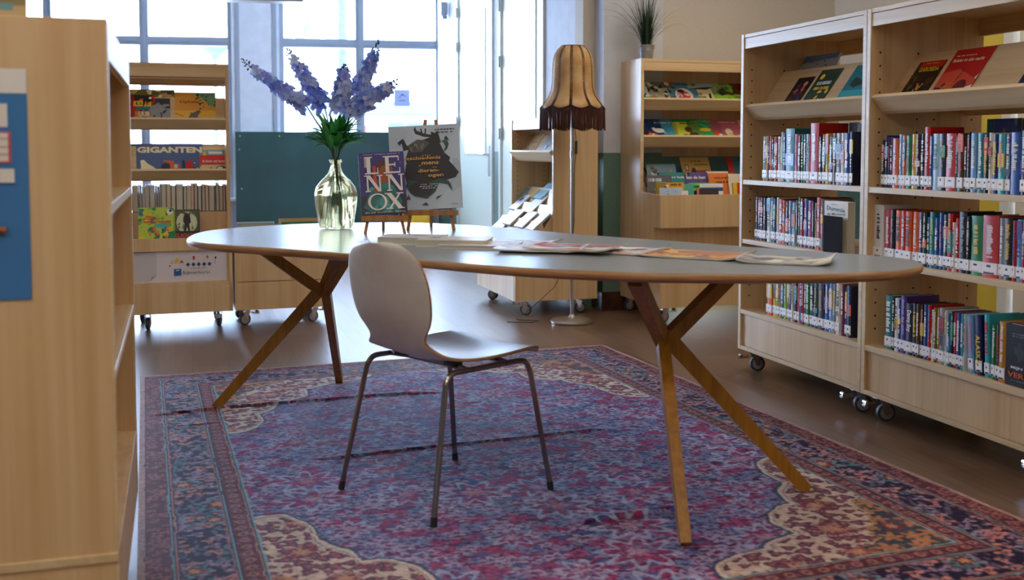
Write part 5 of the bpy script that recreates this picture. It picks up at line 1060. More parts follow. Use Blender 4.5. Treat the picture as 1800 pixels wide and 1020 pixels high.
face_book(f2() @ Matrix.Translation((-wG / 2 - .012, -.006, 0)) @ Matrix.Rotation(R(-3), 4, 'Y'), wG, hG, .012, 'bccada', big, 'large grey book with dark profile head and gold words on the tall easel', None, spinecol='e8e8f0')
# ================================================================ books and magazines on the table
def flat_thing(u, v, yaw, w, d, t, base, art, label, cat, pages=True, z=None, name='paperback', group=None):
    c = at(u, v, TZ + t / 2); z0 = TZ if z is None else z
    M = Matrix.Translation((c.x, c.y, z0)) @ Matrix.Rotation(R(yaw), 4, 'Z') @ Matrix.Translation((-w / 2, -d / 2, t)) @ Matrix.Rotation(R(-90), 4, 'X')
    return face_book(M, w, d, t, base, art, label, group, cat=cat, name=name, spinecol=base)
flat_thing(727, 421, -8, .225, .15, .026, 'e9e9ec', [('b', 120, 14, ['a9b4c4', 'f4f6fa', 'c4ccd6'], (0, 0, 1, 1), .15)], 'thick white paperback lying on the table nearest the small easel', 'book', group='thick paperbacks on the table')
flat_thing(800, 425, -8, .245, .16, .024, 'e8e4d4', [('b', 121, 14, ['c9ccc8', 'f4f4f0', '9aa4a8'], (0, 0, 1, 1), .14)], 'thick cream paperback lying right of the white one', 'book', group='thick paperbacks on the table')
flat_thing(846, 431, -12, .26, .18, .012, 'e0dcd8', [('b', 122, 12, ['c9c4c0', 'f0f0f0', 'a0a8b4'], (0, 0, 1, 1), .14)], 'thinner white booklet half under the magazines beside the cream paperback', 'booklet')
def magazine(u, v, yaw, w, d, base, art, label, z, curl=.012):
    c = at(u, v, z); o = tag(empty('magazine', (c.x, c.y, z), R(yaw)), label, 'magazine', 'magazines spread over the table')
    mm = MB(); nx, ny = 14, 10; base = colr(base)
    def hz_(a, b): return curl * (max(0, a - .75) / .25) ** 2 * (.6 + .4 * b) + curl * .5 * (max(0, .2 - a) / .2) ** 2 + .0015 * math.sin(a * 7 + b * 3)
    # printed cover as a curved sheet with a coarse painted pattern
    rn_ = random.Random(int(u)); blobs = []
    for k in range(art[0]): blobs.append((rn_.random(), rn_.random(), .05 + .16 * rn_.random(), .04 + .14 * rn_.random(), colr(rn_.choice(art[1]))))
    NX, NY = 56, 40; vs = []; fs = []
    def pic(a, b):
        col = base
        for (x, y, rx, ry, c2) in blobs:
            if ((a - x) / rx) ** 2 + ((b - y) / ry) ** 2 < 1: col = c2
        if len(art) > 2: col = art[2](a, b, col)
        if a < .012 or a > .988 or b < .015 or b > .985: col = (.75, .74, .72)
        return col
    for j in range(NY + 1):
        for i in range(NX + 1): a, b = i / NX, j / NY; vs.append(((a - .5) * w, (b - .5) * d, .0045 + abs(hz_(a, b))))
    for j in range(NY):
        for i in range(NX): fs.append((j * (NX + 1) + i, j * (NX + 1) + i + 1, (j + 1) * (NX + 1) + i + 1, (j + 1) * (NX + 1) + i))
    mm.add(vs, fs)
    mm.c = [pic((k % NX + .5) / NX, (k // NX + .5) / NY) for k in range(len(fs))]
    build('magazine_cover', mm, PRINT, o, smooth=True)
    m = MB(); m2 = []
    vs = []
    for j in (0, 1):
        for i in range(NX + 1):
            for zz in (0, 1): a = i / NX; vs.append(((a - .5) * w * .995, (j - .5) * d * .99, (.0003 + abs(hz_(a, j)) * .9) if zz == 0 else .0043 + abs(hz_(a, j))))
    fs = []
    for j in (0, 1):
        o0 = j * (NX + 1) * 2
        for i in range(NX): q = (o0 + i * 2, o0 + i * 2 + 2, o0 + i * 2 + 3, o0 + i * 2 + 1); fs.append(q if j == 0 else q[::-1])
    n0 = 0; n1 = (NX + 1) * 2
    fs.append((n0, n0 + 1, n1 + 1, n1)); e0 = NX * 2; fs.append((n0 + e0 + 1, n0 + e0, n1 + e0, n1 + e0 + 1))
    for i in range(NX): fs.append((i * 2, n1 + i * 2, n1 + i * 2 + 2, i * 2 + 2))
    m.add(vs, fs); build('page_block', m, PAPER, o)
ty = math.degrees(math.atan2(ax.y, ax.x))
magazine(908, 429, -20, .28, .21, 'cfd6e0', (22, ['8a98b4', 'f0f2f6', '6a7890', 'e8e4e0', 'b9a8a8']), 'pale blue magazine at the left end of the magazine row', TZ + .0006)
magazine(955, 438.5, -14, .29, .21, 'b9c2d2', (24, ['38465e', 'f0f0f4', '8a9ab8', 'd8c0b4', 'e8e8ec']), 'blue and white magazine, lower of the left overlapping pair', TZ + .0058)
magazine(1012, 437, -24, .29, .21, 'd8c6ba', (26, ['c07a5c', 'e8dcd0', '8a90a8', 'f0ece6', 'b04a34', '3a4458']), 'salmon and white patterned magazine overlapping the blue white one', TZ + .0112)
magazine(1085, 442, -28, .30, .22, 'd8d4d2', (30, ['c06a4a', '5a6a9a', 'f2f0ee', 'd8a890', '7a3a4a', '9ab0c8']), 'white magazine with red and blue picture, middle of the row', TZ + .0006)
def sun(a, b, col):
    r = math.hypot((a - .38) / .9, (b - .4) / .6)
    for lim, c in ((.06, 'e8b83a'), (.12, 'd8701c'), (.17, '8a4a1c'), (.24, 'e8962a'), (.30, '6a3c20')):
        if r < lim: return colr(c)
    return col
magazine(1226, 450, -30, .31, .23, 'd98a2c', (26, ['e8a83a', 'c05a1c', 'f0c060', '8a5a30', 'b8792c']), 'orange magazine with a concentric sun like picture', TZ + .0006) if False else magazine(1226, 450, -30, .31, .23, 'd98a2c', (26, ['e8a83a', 'c05a1c', 'f0c060', '8a5a30', 'b8792c'], sun), 'orange magazine with a concentric sun like picture', TZ + .0006)
magazine(1383, 460, -22, .27, .20, 'a8a6a0', (26, ['6a6a70', 'e8e4c8', 'c8c4bc', '50505a', 'b8a8b8', 'e0d8b0']), 'grey and cream magazine alone at the right end of the table', TZ + .0006, .02)
# ================================================================ floor lamp
lp = at(1005, 567); YL = lp.y
LP = tag(empty('floor_lamp', (lp.x, lp.y, 0)), 'floor lamp with stitched parchment bell shade and brown fringe', 'lamp')
m = MB(); m.lathe([(0, 0), (.128, 0), (.132, .004), (.132, .014), (.12, .022), (.09, .028), (.02, .034), (.014, .05), (0, .05)], 40); build('lamp_base', m, STEEL, LP, smooth='auto')
m = MB(); m.tube([(0, 0, .04), (0, 0, 1.60)], .0105, 16); m.tube([(0, 0, 1.02), (0, 0, 1.06)], .014, 16); build('pole', m, STEEL, LP, smooth='auto')
m = MB(); m.tube([(0, 0, 1.56), (0, 0, 1.60)], .022, 16)
for k in range(3): a = k * 2.094; m.tube([(0, 0, 1.60), (.105 * math.cos(a), .105 * math.sin(a), 1.66)], .002, 6)
build('lamp_socket', m, BLACK, LP)
SHADE = noisy('parchment', srgb('e6c48c'), srgb('cb9a5a'), .55, (1, 1, 1), 9, bump=.5, detail=6, bdist=.003)
translucent(SHADE, .3)
NP = 10; per = 16
pf = [(.0, .070), (.0, .070), (.022, .094), (.05, .112), (.08, .121), (.13, .126), (.18, .1275), (.23, .1300), (.27, .136), (.30, .148), (.325, .165), (.345, .182), (.365, .199)]
ZTOP = 1.697
def shade_pt(i, k, rr=1.0):
    dz, r = pf[i]; a = 2 * math.pi * k / (NP * per) + .2; t = (k % per) / per
    bulge = .955 + .045 * math.sin(math.pi * t); lastscal = 0
    if i >= len(pf) - 3: lastscal = (.020 * math.sin(math.pi * t)) * (1 if i == len(pf) - 1 else (.6 if i == len(pf) - 2 else .25))
    r = r * bulge * rr
    return Vector((r * math.cos(a), r * math.sin(a), ZTOP - dz - lastscal))
pf = pf[1:]
nk_ = NP * per; vs = [shade_pt(i, k) for i in range(len(pf)) for k in range(nk_)]
fs = [(i * nk_ + k, (i + 1) * nk_ + k, (i + 1) * nk_ + (k + 1) % nk_, i * nk_ + (k + 1) % nk_) for i in range(len(pf) - 1) for k in range(nk_)]
m = MB(); m.add(vs, fs); sd_ = build('lamp_shade', m, SHADE, LP, smooth=True); md = sd_.modifiers.new('t', 'SOLIDIFY'); md.thickness = .0015; md.offset = 0
BRN = mat('brown_thread', srgb('3a1d14'), .7)
m = MB()
def prof_interp(s_):
    x = s_ * (len(pf) - 1); i = min(int(x), len(pf) - 2); t = x - i; return i, t
for pnl in range(NP):
    k = pnl * per; ns = 44
    for j in range(ns):
        i, t = prof_interp((j + .2) / ns); p = shade_pt(i, k, 1.012).lerp(shade_pt(i + 1, k, 1.012), t); a = 2 * math.pi * k / nk_ + .2
        tan = Vector((-math.sin(a), math.cos(a), 0)); i2, t2 = prof_interp(min(.999, (j + .9) / ns)); q = shade_pt(i2, k, 1.012).lerp(shade_pt(i2 + 1, k, 1.012), t2)
        m.tube([p - tan * .009, (p + q) / 2 + Vector((math.cos(a), math.sin(a), 0)) * .002, q + tan * .009], .0021, 5)
build('stitching', m, BRN, sd_)
m = MB(); m.tube([shade_pt(0, k) for k in range(0, nk_, 2)] + [shade_pt(0, 0)], .0028, 6)
m.tube([shade_pt(len(pf) - 1, k, 1.006) + Vector((0, 0, .002)) for k in range(nk_)] + [shade_pt(len(pf) - 1, 0, 1.006) + Vector((0, 0, .002))], .0035, 6); build('shade_binding', m, BRN, sd_)
FR = mat('fringe_thread', srgb('482216'), .65); m = MB()
for k in range(nk_ * 3):
    kk = k / 3; p = shade_pt(len(pf) - 1, int(kk), 1.0).lerp(shade_pt(len(pf) - 1, (int(kk) + 1), 1.0), kk - int(kk)); L = .125 + .006 * rf.random(); o_ = Vector((rf.random() - .5, rf.random() - .5, 0)) * .008
    m.tube([p + Vector((0, 0, .004)), p + Vector((0, 0, -L * .5)) + o_ * .5, p + Vector((0, 0, -L)) + o_], [.0012, .0014, .0017], 4, cap=False)
fr_ = build('fringe', m, FR, LP); fr_['kind'] = 'stuff'
m = MB()
m.tube([(.012, -.008, 1.5), (.014, -.012, 1.2), (.020, -.014, 1.15), (.022, -.014, 1.12)], .0022, 6); m.tube([(.022, -.014, 1.04), (.014, -.012, .98), (.0125, -.008, .9), (.012, -.008, .62)], .0022, 6)
m.tube([(.012, -.008, .62), (-.005, -.02, .5), (-.05, -.03, .34), (-.11, -.02, .22), (-.20, .03, .13), (-.29, .10, .04), (-.35, .14, .004), (-.33, .08, .003), (-.2, .05, .003), (-.24, -.02, .003), (-.4, -.0, .003)], .0022, 6)
build('power_cord', m, BLACK, LP, smooth=True)
m = MB(); m.box(.014, -.022, 1.04, .03, -.008, 1.12, bev=.003); build('switch', m, BLACK, LP)
# ================================================================ plant on the rack
pt = mfrom(UW) @ Vector((.10, .45, 1.64))
PP = tag(empty('potted_grass', (pt.x, pt.y, 1.64)), 'artificial grass plant in a small zinc bucket on the picture book rack', 'plant')
m = MB(); m.lathe([(0, .0), (.040, 0), (.041, .003), (.0435, .03), (.047, .06), (.0475, .062), (.0465, .065), (.0515, .088), (.054, .092), (.054, .098), (.050, .098), (.046, .06), (.038, .006), (0, .006)], 32); build('zinc_bucket', m, noisy('galvanised_zinc', (.5, .51, .5), (.36, .37, .37), .35, nscale=30, metal=1.0), PP, smooth='auto')
m = MB()
for s_ in (-1, 1): m.box(s_ * .052 - .004, -.012, .07, s_ * .052 + .004, .012, .09)
build('bucket_ears', m, STEEL, PP)
m = MB(); m.lathe([(0, .086), (.046, .086)], 20); build('soil', m, mat('potting_soil', srgb('2a1f16'), .9), PP)
m = MB(); rg = random.Random(3)
for k in range(210):
    a = rg.random() * 6.28; L = .14 + .26 * rg.random(); sp_ = (rg.random() ** 1.2) * (.95 if rg.random() < .5 else .4); r0 = rg.random() * .03
    p = Vector((math.cos(a) * r0, math.sin(a) * r0, .085)); d = Vector((math.cos(a), math.sin(a) * .6, 0)); ps = []; n_ = 7
    for j in range(n_ + 1):
        t = j / n_; ps.append(p + d * (L * sp_ * (t ** 1.3)) + Vector((0, 0, L * (t * (1.12 - .1 * sp_) - .55 * sp_ * t * t * t))))
    w_ = .0030 + .0016 * rg.random(); s_ = Vector((-d.y, d.x, 0)); vs = []
    for j, q in enumerate(ps): ww = w_ * (1 - (j / n_) ** 2 * .9); vs += [q + s_ * ww, q + Vector((0, 0, -ww * .4)), q - s_ * ww]
    fs = []
    for j in range(n_): fs += [(j * 3, j * 3 + 1, j * 3 + 4, j * 3 + 3), (j * 3 + 1, j * 3 + 2, j * 3 + 5, j * 3 + 4)]
    m.add(vs, fs, rg.choice([srgb('1f3626'), srgb('2c4a30'), srgb('16281c'), srgb('3b5638')]))
build('grass_blades', m, LEAF, PP)
# ================================================================ dark green board below the windows
gx0, gx1 = wx(415.5) , Lw - .08
g_ = tag(empty('green_board', WM @ Vector((gx0, -.14, 0)), math.atan2(WX[1], WX[0])), 'dark green board standing on the floor below the window, behind the table', 'board')
m = MB(); m.box(0, 0, .01, gx1 - gx0, .03, 1.245, bev=.002); build('board_panel', m, noisy('dark_green_board', srgb('284a48'), srgb('234240'), .45, nscale=3), g_)
m = MB()
for x, z in ((.05, 1.20), (.45, 1.20), (.04, 1.06), (.06, .65), (1.3, 1.2), (2.0, 1.2)): m.disc((x, z, -.001), .008, 'y', 10, h=.002)
build('screw_heads', m, STEEL, g_)
pY = at(789, 400, .0)
q = RM @ Vector((3.8, -.45, 0))
yb_ = tag(empty('yellow_crate', (q.x, q.y, 0), A18), 'yellow box against the wall behind the taller easel', 'box')
m = MB(); m.box(-.14, 0, 0, .14, .25, .50, bev=.004); m.box(-.15, -.01, .46, .15, .26, .50, bev=.003); build('box_body', m, noisy('yellow_box_card', srgb('d9a520'), srgb('c8951a'), .5), yb_)
# ================================================================ rug
LR = at(247, 665); FRr = at(1060, 608)
ru = (FRr - LR); WR = ru.length; ru.normalize(); rv = Vector((.336, -.942, 0)).normalized(); LN = 3.32
cell = .0042
nx, ny = int(WR / cell), int(LN / cell)
X, Y = np.meshgrid((np.arange(nx + 1)) / nx * WR, (np.arange(ny + 1)) / ny * LN)
rng = np.random.default_rng(7)
def vnoise(x, y, s, seed):
    r = np.random.default_rng(seed); g = r.random((256, 256)); xi = x / s; yi = y / s; x0 = np.floor(xi).astype(int); y0 = np.floor(yi).astype(int); fx = xi - x0; fy = yi - y0
    fx = fx * fx * (3 - 2 * fx); fy = fy * fy * (3 - 2 * fy); G_ = lambda a, b: g[a & 255, b & 255]
    return (G_(x0, y0) * (1 - fx) + G_(x0 + 1, y0) * fx) * (1 - fy) + (G_(x0, y0 + 1) * (1 - fx) + G_(x0 + 1, y0 + 1) * fx) * fy
def C3(h): return np.array(srgb(h))
def motif(x, y, s, seed, k=5, amp=.35, size=.42, keep=.8, stretch=1.0):
    """jittered petalled flowers on a grid; returns (inside mask, ring mask, cell hash)"""
    r = np.random.default_rng(seed); J = r.random((128, 128, 5)); ins = np.zeros(x.shape); ringm = np.zeros(x.shape); hsh = np.zeros(x.shape); best = np.full(x.shape, 9.)
    cx = np.floor(x / s).astype(int); cy = np.floor(y / s).astype(int)
    for dx in (-1, 0, 1):
        for dy in (-1, 0, 1):
            j = J[(cx + dx) & 127, (cy + dy) & 127]; px = (cx + dx + .5 + (j[..., 0] - .5) * .7) * s; py = (cy + dy + .5 + (j[..., 1] - .5) * .7) * s
            a = np.arctan2(y - py, (x - px) * stretch); d = np.hypot((x - px) * stretch, y - py); rad = s * size * (.55 + .6 * j[..., 2]) * (1 + amp * np.cos(k * a + j[..., 3] * 6.28))
            q = np.where(j[..., 4] < keep, d / rad, 9.); m_ = q < best; best = np.where(m_, q, best); hsh = np.where(m_, j[..., 3], hsh)
    return best, hsh
x, y = X, Y
wb = lambda s_, sd, a: (vnoise(x, y, s_, sd) - .5) * a
xd = x + wb(.03, 1, .005); yd = y + wb(.03, 2, .005)
e = np.minimum(np.minimum(xd, WR - xd), np.minimum(yd, LN - yd)); e = e + 0
along = np.where(np.minimum(xd, WR - xd) < np.minimum(yd, LN - yd), yd, xd)
col = np.zeros(x.shape + (3,))
def put(mask, c): col[mask] = c
def mixin(mask, c, a):
    a = (a if np.ndim(a) else np.full(x.shape, a)); A = np.where(mask, a, 0)[..., None]; col[:] = col * (1 - A) + np.array(c) * A
# field
cxr, cyr = WR / 2, LN / 2; fx_, fy_ = np.abs(x - cxr), np.abs(y - cyr)
big_ = vnoise(x, y, .30, 5) * .6 + vnoise(x, y, .12, 6) * .4; dcen = np.hypot((x - cxr) / .62, (y - cyr) / .80)
blue = np.clip(1.35 - dcen + (big_ - .5) * 1.1, 0, 1); blue = blue * blue * (3 - 2 * blue)
blue = np.clip(1.25 - dcen + (big_ - .5) * 1.3, 0, 1); blue = blue * blue * (3 - 2 * blue)
col[:] = C3('5a0c48') * (1 - blue[..., None]) + C3('1c3478') * blue[..., None]
mixin(big_ < .40, C3('300c3c'), .6)
q, h = motif(xd, yd, .050, 11, 5, .4, .46, .95, .75)
mixin((q < 1) & (h < .45), C3('aaa4cc'), .8); mixin((q < 1) & (h >= .45) & (h < .75), C3('7690c4'), .8); mixin((q < 1) & (h >= .75), C3('b04c84'), .75); mixin(q < .42, C3('4a1c50'), .85)
q2, h2 = motif(xd + 3, yd + 5, .025, 12, 3, .3, .5, .9, .6); mixin((q2 < 1) & (q > 1.12) & (h2 < .5), C3('9c96c4'), .65); mixin((q2 < 1) & (q > 1.12) & (h2 >= .5) & (h2 < .8), C3('3a64a4'), .7); mixin((q2 < 1) & (q > 1.12) & (h2 >= .8), C3('a03a6a'), .7)
q, h = motif(xd + 9, yd + 1, .23, 13, 8, .28, .34, .8); mixin(np.abs(q - 1) < .12, C3('a9b8dc'), .7); mixin(np.abs(q - .6) < .1, C3('8a1c58'), .7); mixin(q < .3, C3('c08a9a'), .6)
# cream spandrels in the field corners with leopard like spots
B0 = .315
ux, uy = WR / 2 - B0 - fx_, LN / 2 - B0 - fy_      # distance from the inner border
def lobes(ux, uy):
    q = np.full(ux.shape, 9.)
    for (a, b, rx, ry) in ((.0, .0, .30, .34), (.26, .05, .26, .17), (.50, .02, .20, .11), (.06, .38, .17, .24), (.02, .66, .12, .20), (.22, .26, .15, .16)):
        q = np.minimum(q, np.hypot((ux - a) / rx, (uy - b) / ry))
    return q
sp_ = lobes(ux, uy) + wb(.05, 21, .12); inf = (ux > 0) & (uy > 0)
mixin(inf & (sp_ < 1.13), C3('2a4a66'), .85); mixin(inf & (sp_ < 1.06), C3('d2c2b4'), .95); mixin(inf & (sp_ < .985), C3('6a7890'), .8); mixin(inf & (sp_ < .96), C3('c8b6a8'), .95)
q, h = motif(xd, yd, .042, 22, 3, .25, .46, .97, .9); ins_ = inf & (sp_ < .93); mixin(ins_ & (q < 1), C3('481c46'), .92); mixin(ins_ & (q < .45), C3('a9606a'), .8)
sp2 = lobes(ux * 2.3 - .02, uy * 2.2); mixin(inf & (sp2 < 1.0), C3('24404e'), .9); q, h = motif(xd, yd, .06, 23, 5, .4, .45, .9); mixin(inf & (sp2 < .95) & (q < 1), C3('c08458'), .8); mixin(inf & (np.abs(sp2 - 1) < .05), C3('b8a080'), .8)
q, h = motif(xd, yd, .17, 24, 7, .3, .33, .7); mixin(ins_ & (np.abs(q - 1) < .12), C3('6a3450'), .8); mixin(ins_ & (q < .8), C3('8a3440'), .7); mixin(ins_ & (q < .45), C3('c49a80'), .8)
# borders by distance from the edge
def band(a, b): return (e >= a) & (e < b)
put(band(-1, .018), C3('a88c86')); put(band(.018, .085), C3('552434')); q, h = motif(xd, yd, .034, 31, 4, .3, .45, .9); M_ = band(.022, .082); mixin(M_ & (q < 1), C3('a9706a'), .7); mixin(M_ & (q < .45), C3('3a2444'), .9)
for a, c in ((.085, '6f9aa4'), (.090, '3a2040'), (.095, 'b07a74'), (.100, '2a2048')): put(band(a, a + .005), C3(c))
put(band(.105, .232), C3('170f36')); M_ = band(.105, .232)
q, h = motif(xd, yd, .044, 32, 3, .5, .44, .95, .8); mixin(M_ & (q < 1) & (h < .4), C3('c88a84'), .85); mixin(M_ & (q < 1) & (h >= .4) & (h < .7), C3('a592b4'), .75); mixin(M_ & (q < 1) & (h >= .7) & (h < .85), C3('4a7486'), .8); mixin(M_ & (q < .4), C3('3a1c3a'), .9)
q, h = motif(xd + 5, yd, .030, 33, 2, .2, .5, .75, 2.0); mixin(M_ & (q < 1), C3('8a7a92'), .5)
q, h = motif(xd, yd, .17, 34, 7, .25, .27, .8); mixin(M_ & (np.abs(q - 1) < .15), C3('5f8f9c'), .8); mixin(M_ & (q < .75), C3('6a2a3c'), .85); mixin(M_ & (q < .4), C3('cc9a70'), .85)
for a, c in ((.232, '9a6a68'), (.237, '2a4c60'), (.242, '7fa0a8'), (.246, '3a1c34')): put(band(a, a + .005), C3(c))
put(band(.250, .298), C3('5a2436')); M_ = band(.253, .295); zz = np.mod(along, .05); mixin(M_ & (np.hypot((zz - .025), (e - .274)) < .015), C3('a87868'), .8); mixin(M_ & (np.hypot((zz - .025), (e - .274)) < .007), C3('402048'), .9); q, h = motif(xd, yd, .022, 35, 3, .3, .42, .7); mixin(M_ & (q < 1), C3('8a6a80'), .5)
for a, c in ((.298, 'a87a70'), (.303, '2a5464'), (.309, '86a4b0')): put(band(a, a + .006), C3(c))
# warmer tint towards the near end of the rug, worn threads
nz = vnoise(x, y, .006, 41) * .5 + vnoise(x, y, .013, 42) * .5
col *= (.50 + .74 * nz)[..., None]
wear = vnoise(x, y, .5, 43); warm = np.clip((y / LN - .62) * 2.2 + (wear - .5), 0, 1)[..., None]; col[:] = col * (1 - .35 * warm) + col * np.array([1.35, .86, .66]) * .35 * warm
rows = (np.arange(ny + 1) % 3 == 0)[:, None]; col *= np.where(rows, .86, 1.03)[..., None]
col = np.clip(col, 0, 1)
# folds across the rug
H = np.full(x.shape, .0065) + (vnoise(x, y, .25, 51) - .5) * .003
def fold(pts, hgt, wid):
    global H
    P_ = []
    for (u_, v_) in pts:
        w_ = at(u_, v_) - LR; P_.append((w_.dot(ru), w_.dot(rv)))
    P_ = np.array(P_); x0_, x1_ = P_[:, 0].min(), P_[:, 0].max(); yy = np.interp(X, P_[:, 0], P_[:, 1]); k_ = np.clip(np.minimum(X - x0_, x1_ - X) / .12, 0, 1)
    d_ = (Y - yy) / wid
    H = H + hgt * k_ * np.where(d_ > 0, np.exp(-(d_ * 1.9) ** 2), np.exp(-(d_ * .75) ** 2))
fold([(262, 735), (380, 722), (520, 711), (683, 698), (800, 693)], .009, .014); fold([(290, 756), (420, 742)], .004, .02)
fold([(560, 812), (760, 791), (950, 772), (1105, 757)], .007, .014); fold([(1020, 926), (1130, 910), (1262, 893)], .013, .018); fold([(1400, 858), (1480, 850)], .008, .015); fold([(800, 715), (890, 708)], .005, .02)
o3 = LR
sx_ = X / WR; Vx = o3.x + ru.x * X + (.323 * (1 - sx_) + .336 * sx_) * Y; Vy = o3.y + ru.y * X - (.9464 * (1 - sx_) + .942 * sx_) * Y
co = np.stack([Vx, Vy, H], -1).reshape(-1, 3)
idx = np.arange((nx + 1) * (ny + 1)).reshape(ny + 1, nx + 1)
quads = np.stack([idx[:-1, :-1], idx[1:, :-1], idx[1:, 1:], idx[:-1, 1:]], -1).reshape(-1, 4)
# make sure the pile faces up
me = bpy.data.meshes.new('persian_rug'); ring_ = np.concatenate([idx[0, :], idx[1:, -1], idx[-1, -2::-1], idx[-2:0:-1, 0]])
sk = co[ring_].copy(); sk[:, 2] = 0; n0 = len(co); co2 = np.concatenate([co, sk]); nrg = len(ring_)
skq = np.stack([ring_, np.roll(ring_, -1), n0 + np.roll(np.arange(nrg), -1), n0 + np.arange(nrg)], -1)
allq = np.concatenate([quads, skq])
me.vertices.add(len(co2)); me.vertices.foreach_set('co', co2.ravel().astype(np.float32))
me.loops.add(len(allq) * 4); me.loops.foreach_set('vertex_index', allq.ravel().astype(np.int32))
me.polygons.add(len(allq)); me.polygons.foreach_set('loop_start', (np.arange(len(allq)) * 4).astype(np.int32)); me.polygons.foreach_set('use_smooth', np.ones(len(allq), bool))
me.update(calc_edges=True)
if me.polygons[10].normal.z < 0: me.flip_normals()
ca = me.color_attributes.new('print', 'FLOAT_COLOR', 'POINT'); cc2 = np.concatenate([col.reshape(-1, 3), np.tile(C3('a88c86'), (nrg, 1))]); ca.data.foreach_set('color', np.concatenate([cc2, np.ones((len(cc2), 1))], 1).ravel().astype(np.float32))
RUG = attr_mat('woven_rug', .75); b_ = RUG.node_tree.nodes['Principled BSDF']; b_.inputs['Sheen Weight'].default_value = 0; b_.inputs['Specular IOR Level'].default_value = .22; b_.inputs['Sheen Roughness'].default_value = .4
tc_ = N(RUG, 'ShaderNodeTexCoord'); nz_ = N(RUG, 'ShaderNodeTexNoise'); nz_.inputs['Scale'].default_value = 320; bp_ = N(RUG, 'ShaderNodeBump'); bp_.inputs['Strength'].default_value = .35; bp_.inputs['Distance'].default_value = .002
Lk(RUG, tc_.outputs['Object'], nz_.inputs[0]); Lk(RUG, nz_.outputs[0], bp_.inputs['Height']); Lk(RUG, bp_.outputs[0], b_.inputs['Normal'])
me.materials.append(RUG); rug = bpy.data.objects.new('persian_rug', me); COL.objects.link(rug)
tag(rug, 'worn purple and blue Persian rug under the oval table and chair', 'rug')
# ================================================================ outside, seen through the panes
ext = MB(); ext.box(-40, 12.6, -.35, 40, 80, -.15); struct('ground_outside', ext, noisy('pale_paving', srgb('c9c9c9'), srgb('b5b5b5'), .8, nscale=2))
EW = mat('white_render', srgb('d9dde2'), .8); EG = mat('street_window_glass', srgb('5c6c84'), .5); EGR = mat('weathered_zinc_roof', srgb('4a525c'), .6)
def ext_building(loc, rz, w, h, d, wins, label, extra=None, wm=EW):
    b = tag(empty('building', loc, rz), label, 'building'); m = MB(); m.box(0, 0, 0, w, d, h); m.box(-.2, -.2, h, w + .2, d, h + .3); build('facade', m, wm, b)
    for (x0, z0, x1, z1) in wins:
        m = MB(); m.box(x0 - .08, -.06, z0 - .08, x1 + .08, .0, z1 + .08); f = build('window_surround', m, wm, b)
        m = MB(); m.box(x0, -.08, z0, x1, -.061, z1); build('pane', m, EG, f)
    return b
# white upper storeys behind the middle window
def ex(u, Y_): return (u - 900) / F * Y_
Yb = 34.0
ext_building((ex(300, Yb), Yb, -.2), 0, ex(640, Yb) - ex(300, Yb) , 7.5, 6, [(ex(a, Yb) - ex(300, Yb), zat(70, Yb) + .2, ex(b, Yb) - ex(300, Yb), zat(30, Yb) + .2) for a, b in ((496, 518), (526, 566), (576, 600))], 'white building with three upper windows beyond the middle library window')
pv = tag(empty('pavilion', (ex(520, 22), 22, -.15)), 'low pavilion with a wide grey roof outside the middle window', 'building')
wv = ex(780, 22) - ex(520, 22)
m = MB(); z0, z1 = zat(190, 22), zat(172, 22); m.prism([(-.1, z0), (wv + .5, z0), (wv + .1, z1), (wv * .25, z1 + .12)], 'y', -.6, 3); build('roof', m, EGR, pv)
m = MB(); m.box(.5, .2, 0, wv, 2.6, z0 - .0); build('wall', m, EW, pv)
for k in range(3):
    m = MB(); a = wv * (.62 + .13 * k); m.box(a, .1, z0 - 1.1, a + wv * .11, .2, z0 - .15); build('window', m, EG, pv)
m = MB(); m.box(wv * .42, .12, 0, wv * .47, .2, z0 - .2); build('red_post', m, mat('red_paint', srgb('c23a30'), .5), pv)
pc = tag(empty('steel_post', (ex(604, 16), 16, -.15)), 'grey speckled steel post standing outside the middle window', 'post'); m = MB(); m.tube([(0, 0, 0), (0, 0, 7)], .075, 12); build('post_shaft', m, noisy('galvanised_post', srgb('3c4656'), srgb('262f3c'), .5, nscale=25), pc)
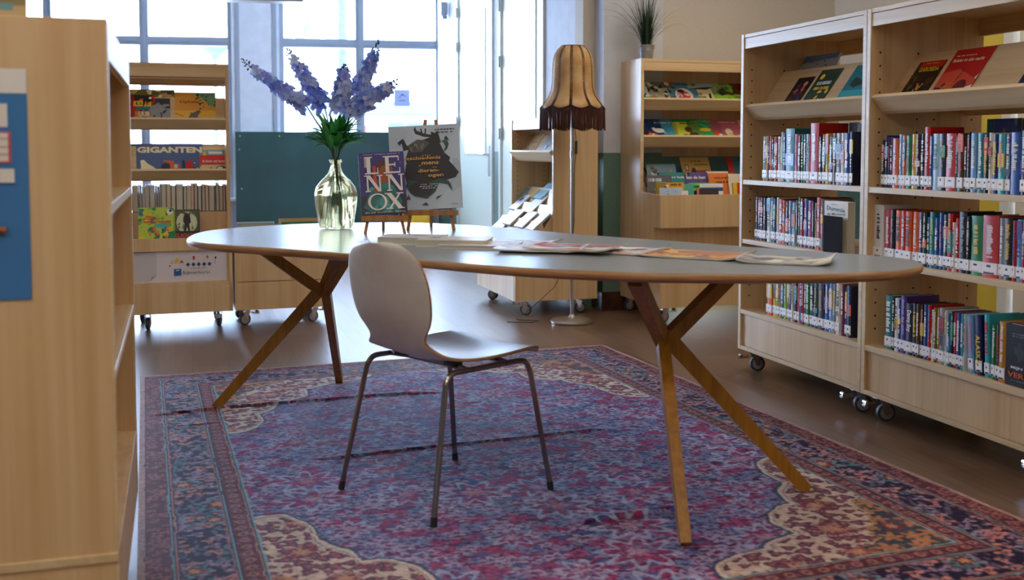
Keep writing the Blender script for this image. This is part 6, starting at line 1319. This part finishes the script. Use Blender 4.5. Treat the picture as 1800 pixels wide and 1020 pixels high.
def street_lamp(u, v, Y_, lb):
    zt = zat(v, Y_); s_ = tag(empty('street_lamp', (ex(u, Y_), Y_, -.15)), lb, 'street lamp'); m = MB(); m.tube([(0, 0, 0), (0, 0, zt + .05)], [.06, .045], 8); build('lamp_post', m, EGR, s_)
    m = MB(); m.lathe([(.03, zt), (.08, zt + .1), (.42, zt + .42), (.40, zt + .46), (0, zt + .5)], 20); build('lamp_head', m, EGR, s_)
street_lamp(381, 98, 24, 'street lamp with a funnel head outside the left window')
bl = ext_building((ex(800, 34), 34, -.2), R(-8), 14, 10, 5, [(a, z, a + 1.0, z + 1.3) for a in (1, 3, 5, 7, 9, 11) for z in (1.0, 3.6, 6.0)], 'grey blue building seen through the panes of the tall doors', wm=mat('grey_brick_facade', srgb('a9b0b8'), .8))
tr = tag(empty('bare_tree', (ex(545, 26), 26.5, -.15)), 'bare winter tree outside the middle window before the white building', 'tree'); m = MB(); rt = random.Random(2)
def branch(p, d, L, r, n_):
    q = p + d * L; m.tube([p, p.lerp(q, .5) + Vector((rt.random() - .5, 0, rt.random() - .5)) * L * .1, q], [r, r * .85, r * .65], 5)
    if n_ > 0:
        for k in range(3): branch(q, (d + Vector((rt.random() - .5, rt.random() - .5, rt.random() - .35)) * 1.25).normalized(), L * .72, r * .62, n_ - 1)
branch(Vector((0, 0, 0)), Vector((0, 0, 1)), 2.2, .12, 5); build('trunk_and_branches', m, mat('bark', srgb('5c5a5a'), .9), tr)
# small sheet hanging in the window, dark things on the sill
sx = wx(708); sh_ = tag(empty('window_sheet', WM @ Vector((sx, .055, 1.62)), math.atan2(WX[1], WX[0])), 'pale blue printed sheet hanging in the right half of the window', 'sheet')
m = MB(); m.box(-.085, 0, -.09, .085, .002, .09, srgb('a9b4d8')); draw(m, [('p', [(.2, .4), (.5, .75), (.8, .55), (.5, .65)], '4a5a8a'), ('r', .3, .3, .7, .36, '6a7aa8')], .17, .18, -.0003, x0=-.085, z0=-.09); build('sheet', m, MATTE, sh_)
m = MB(); m.tube([(0, .001, .09), (0, .001, .40)], .001, 4); m.tube([(0, .001, -.09), (0, .001, -.35)], .001, 4); build('string', m, STEEL, sh_)
print('BOOKS', NB[0], 'OBJECTS', len(bpy.data.objects))
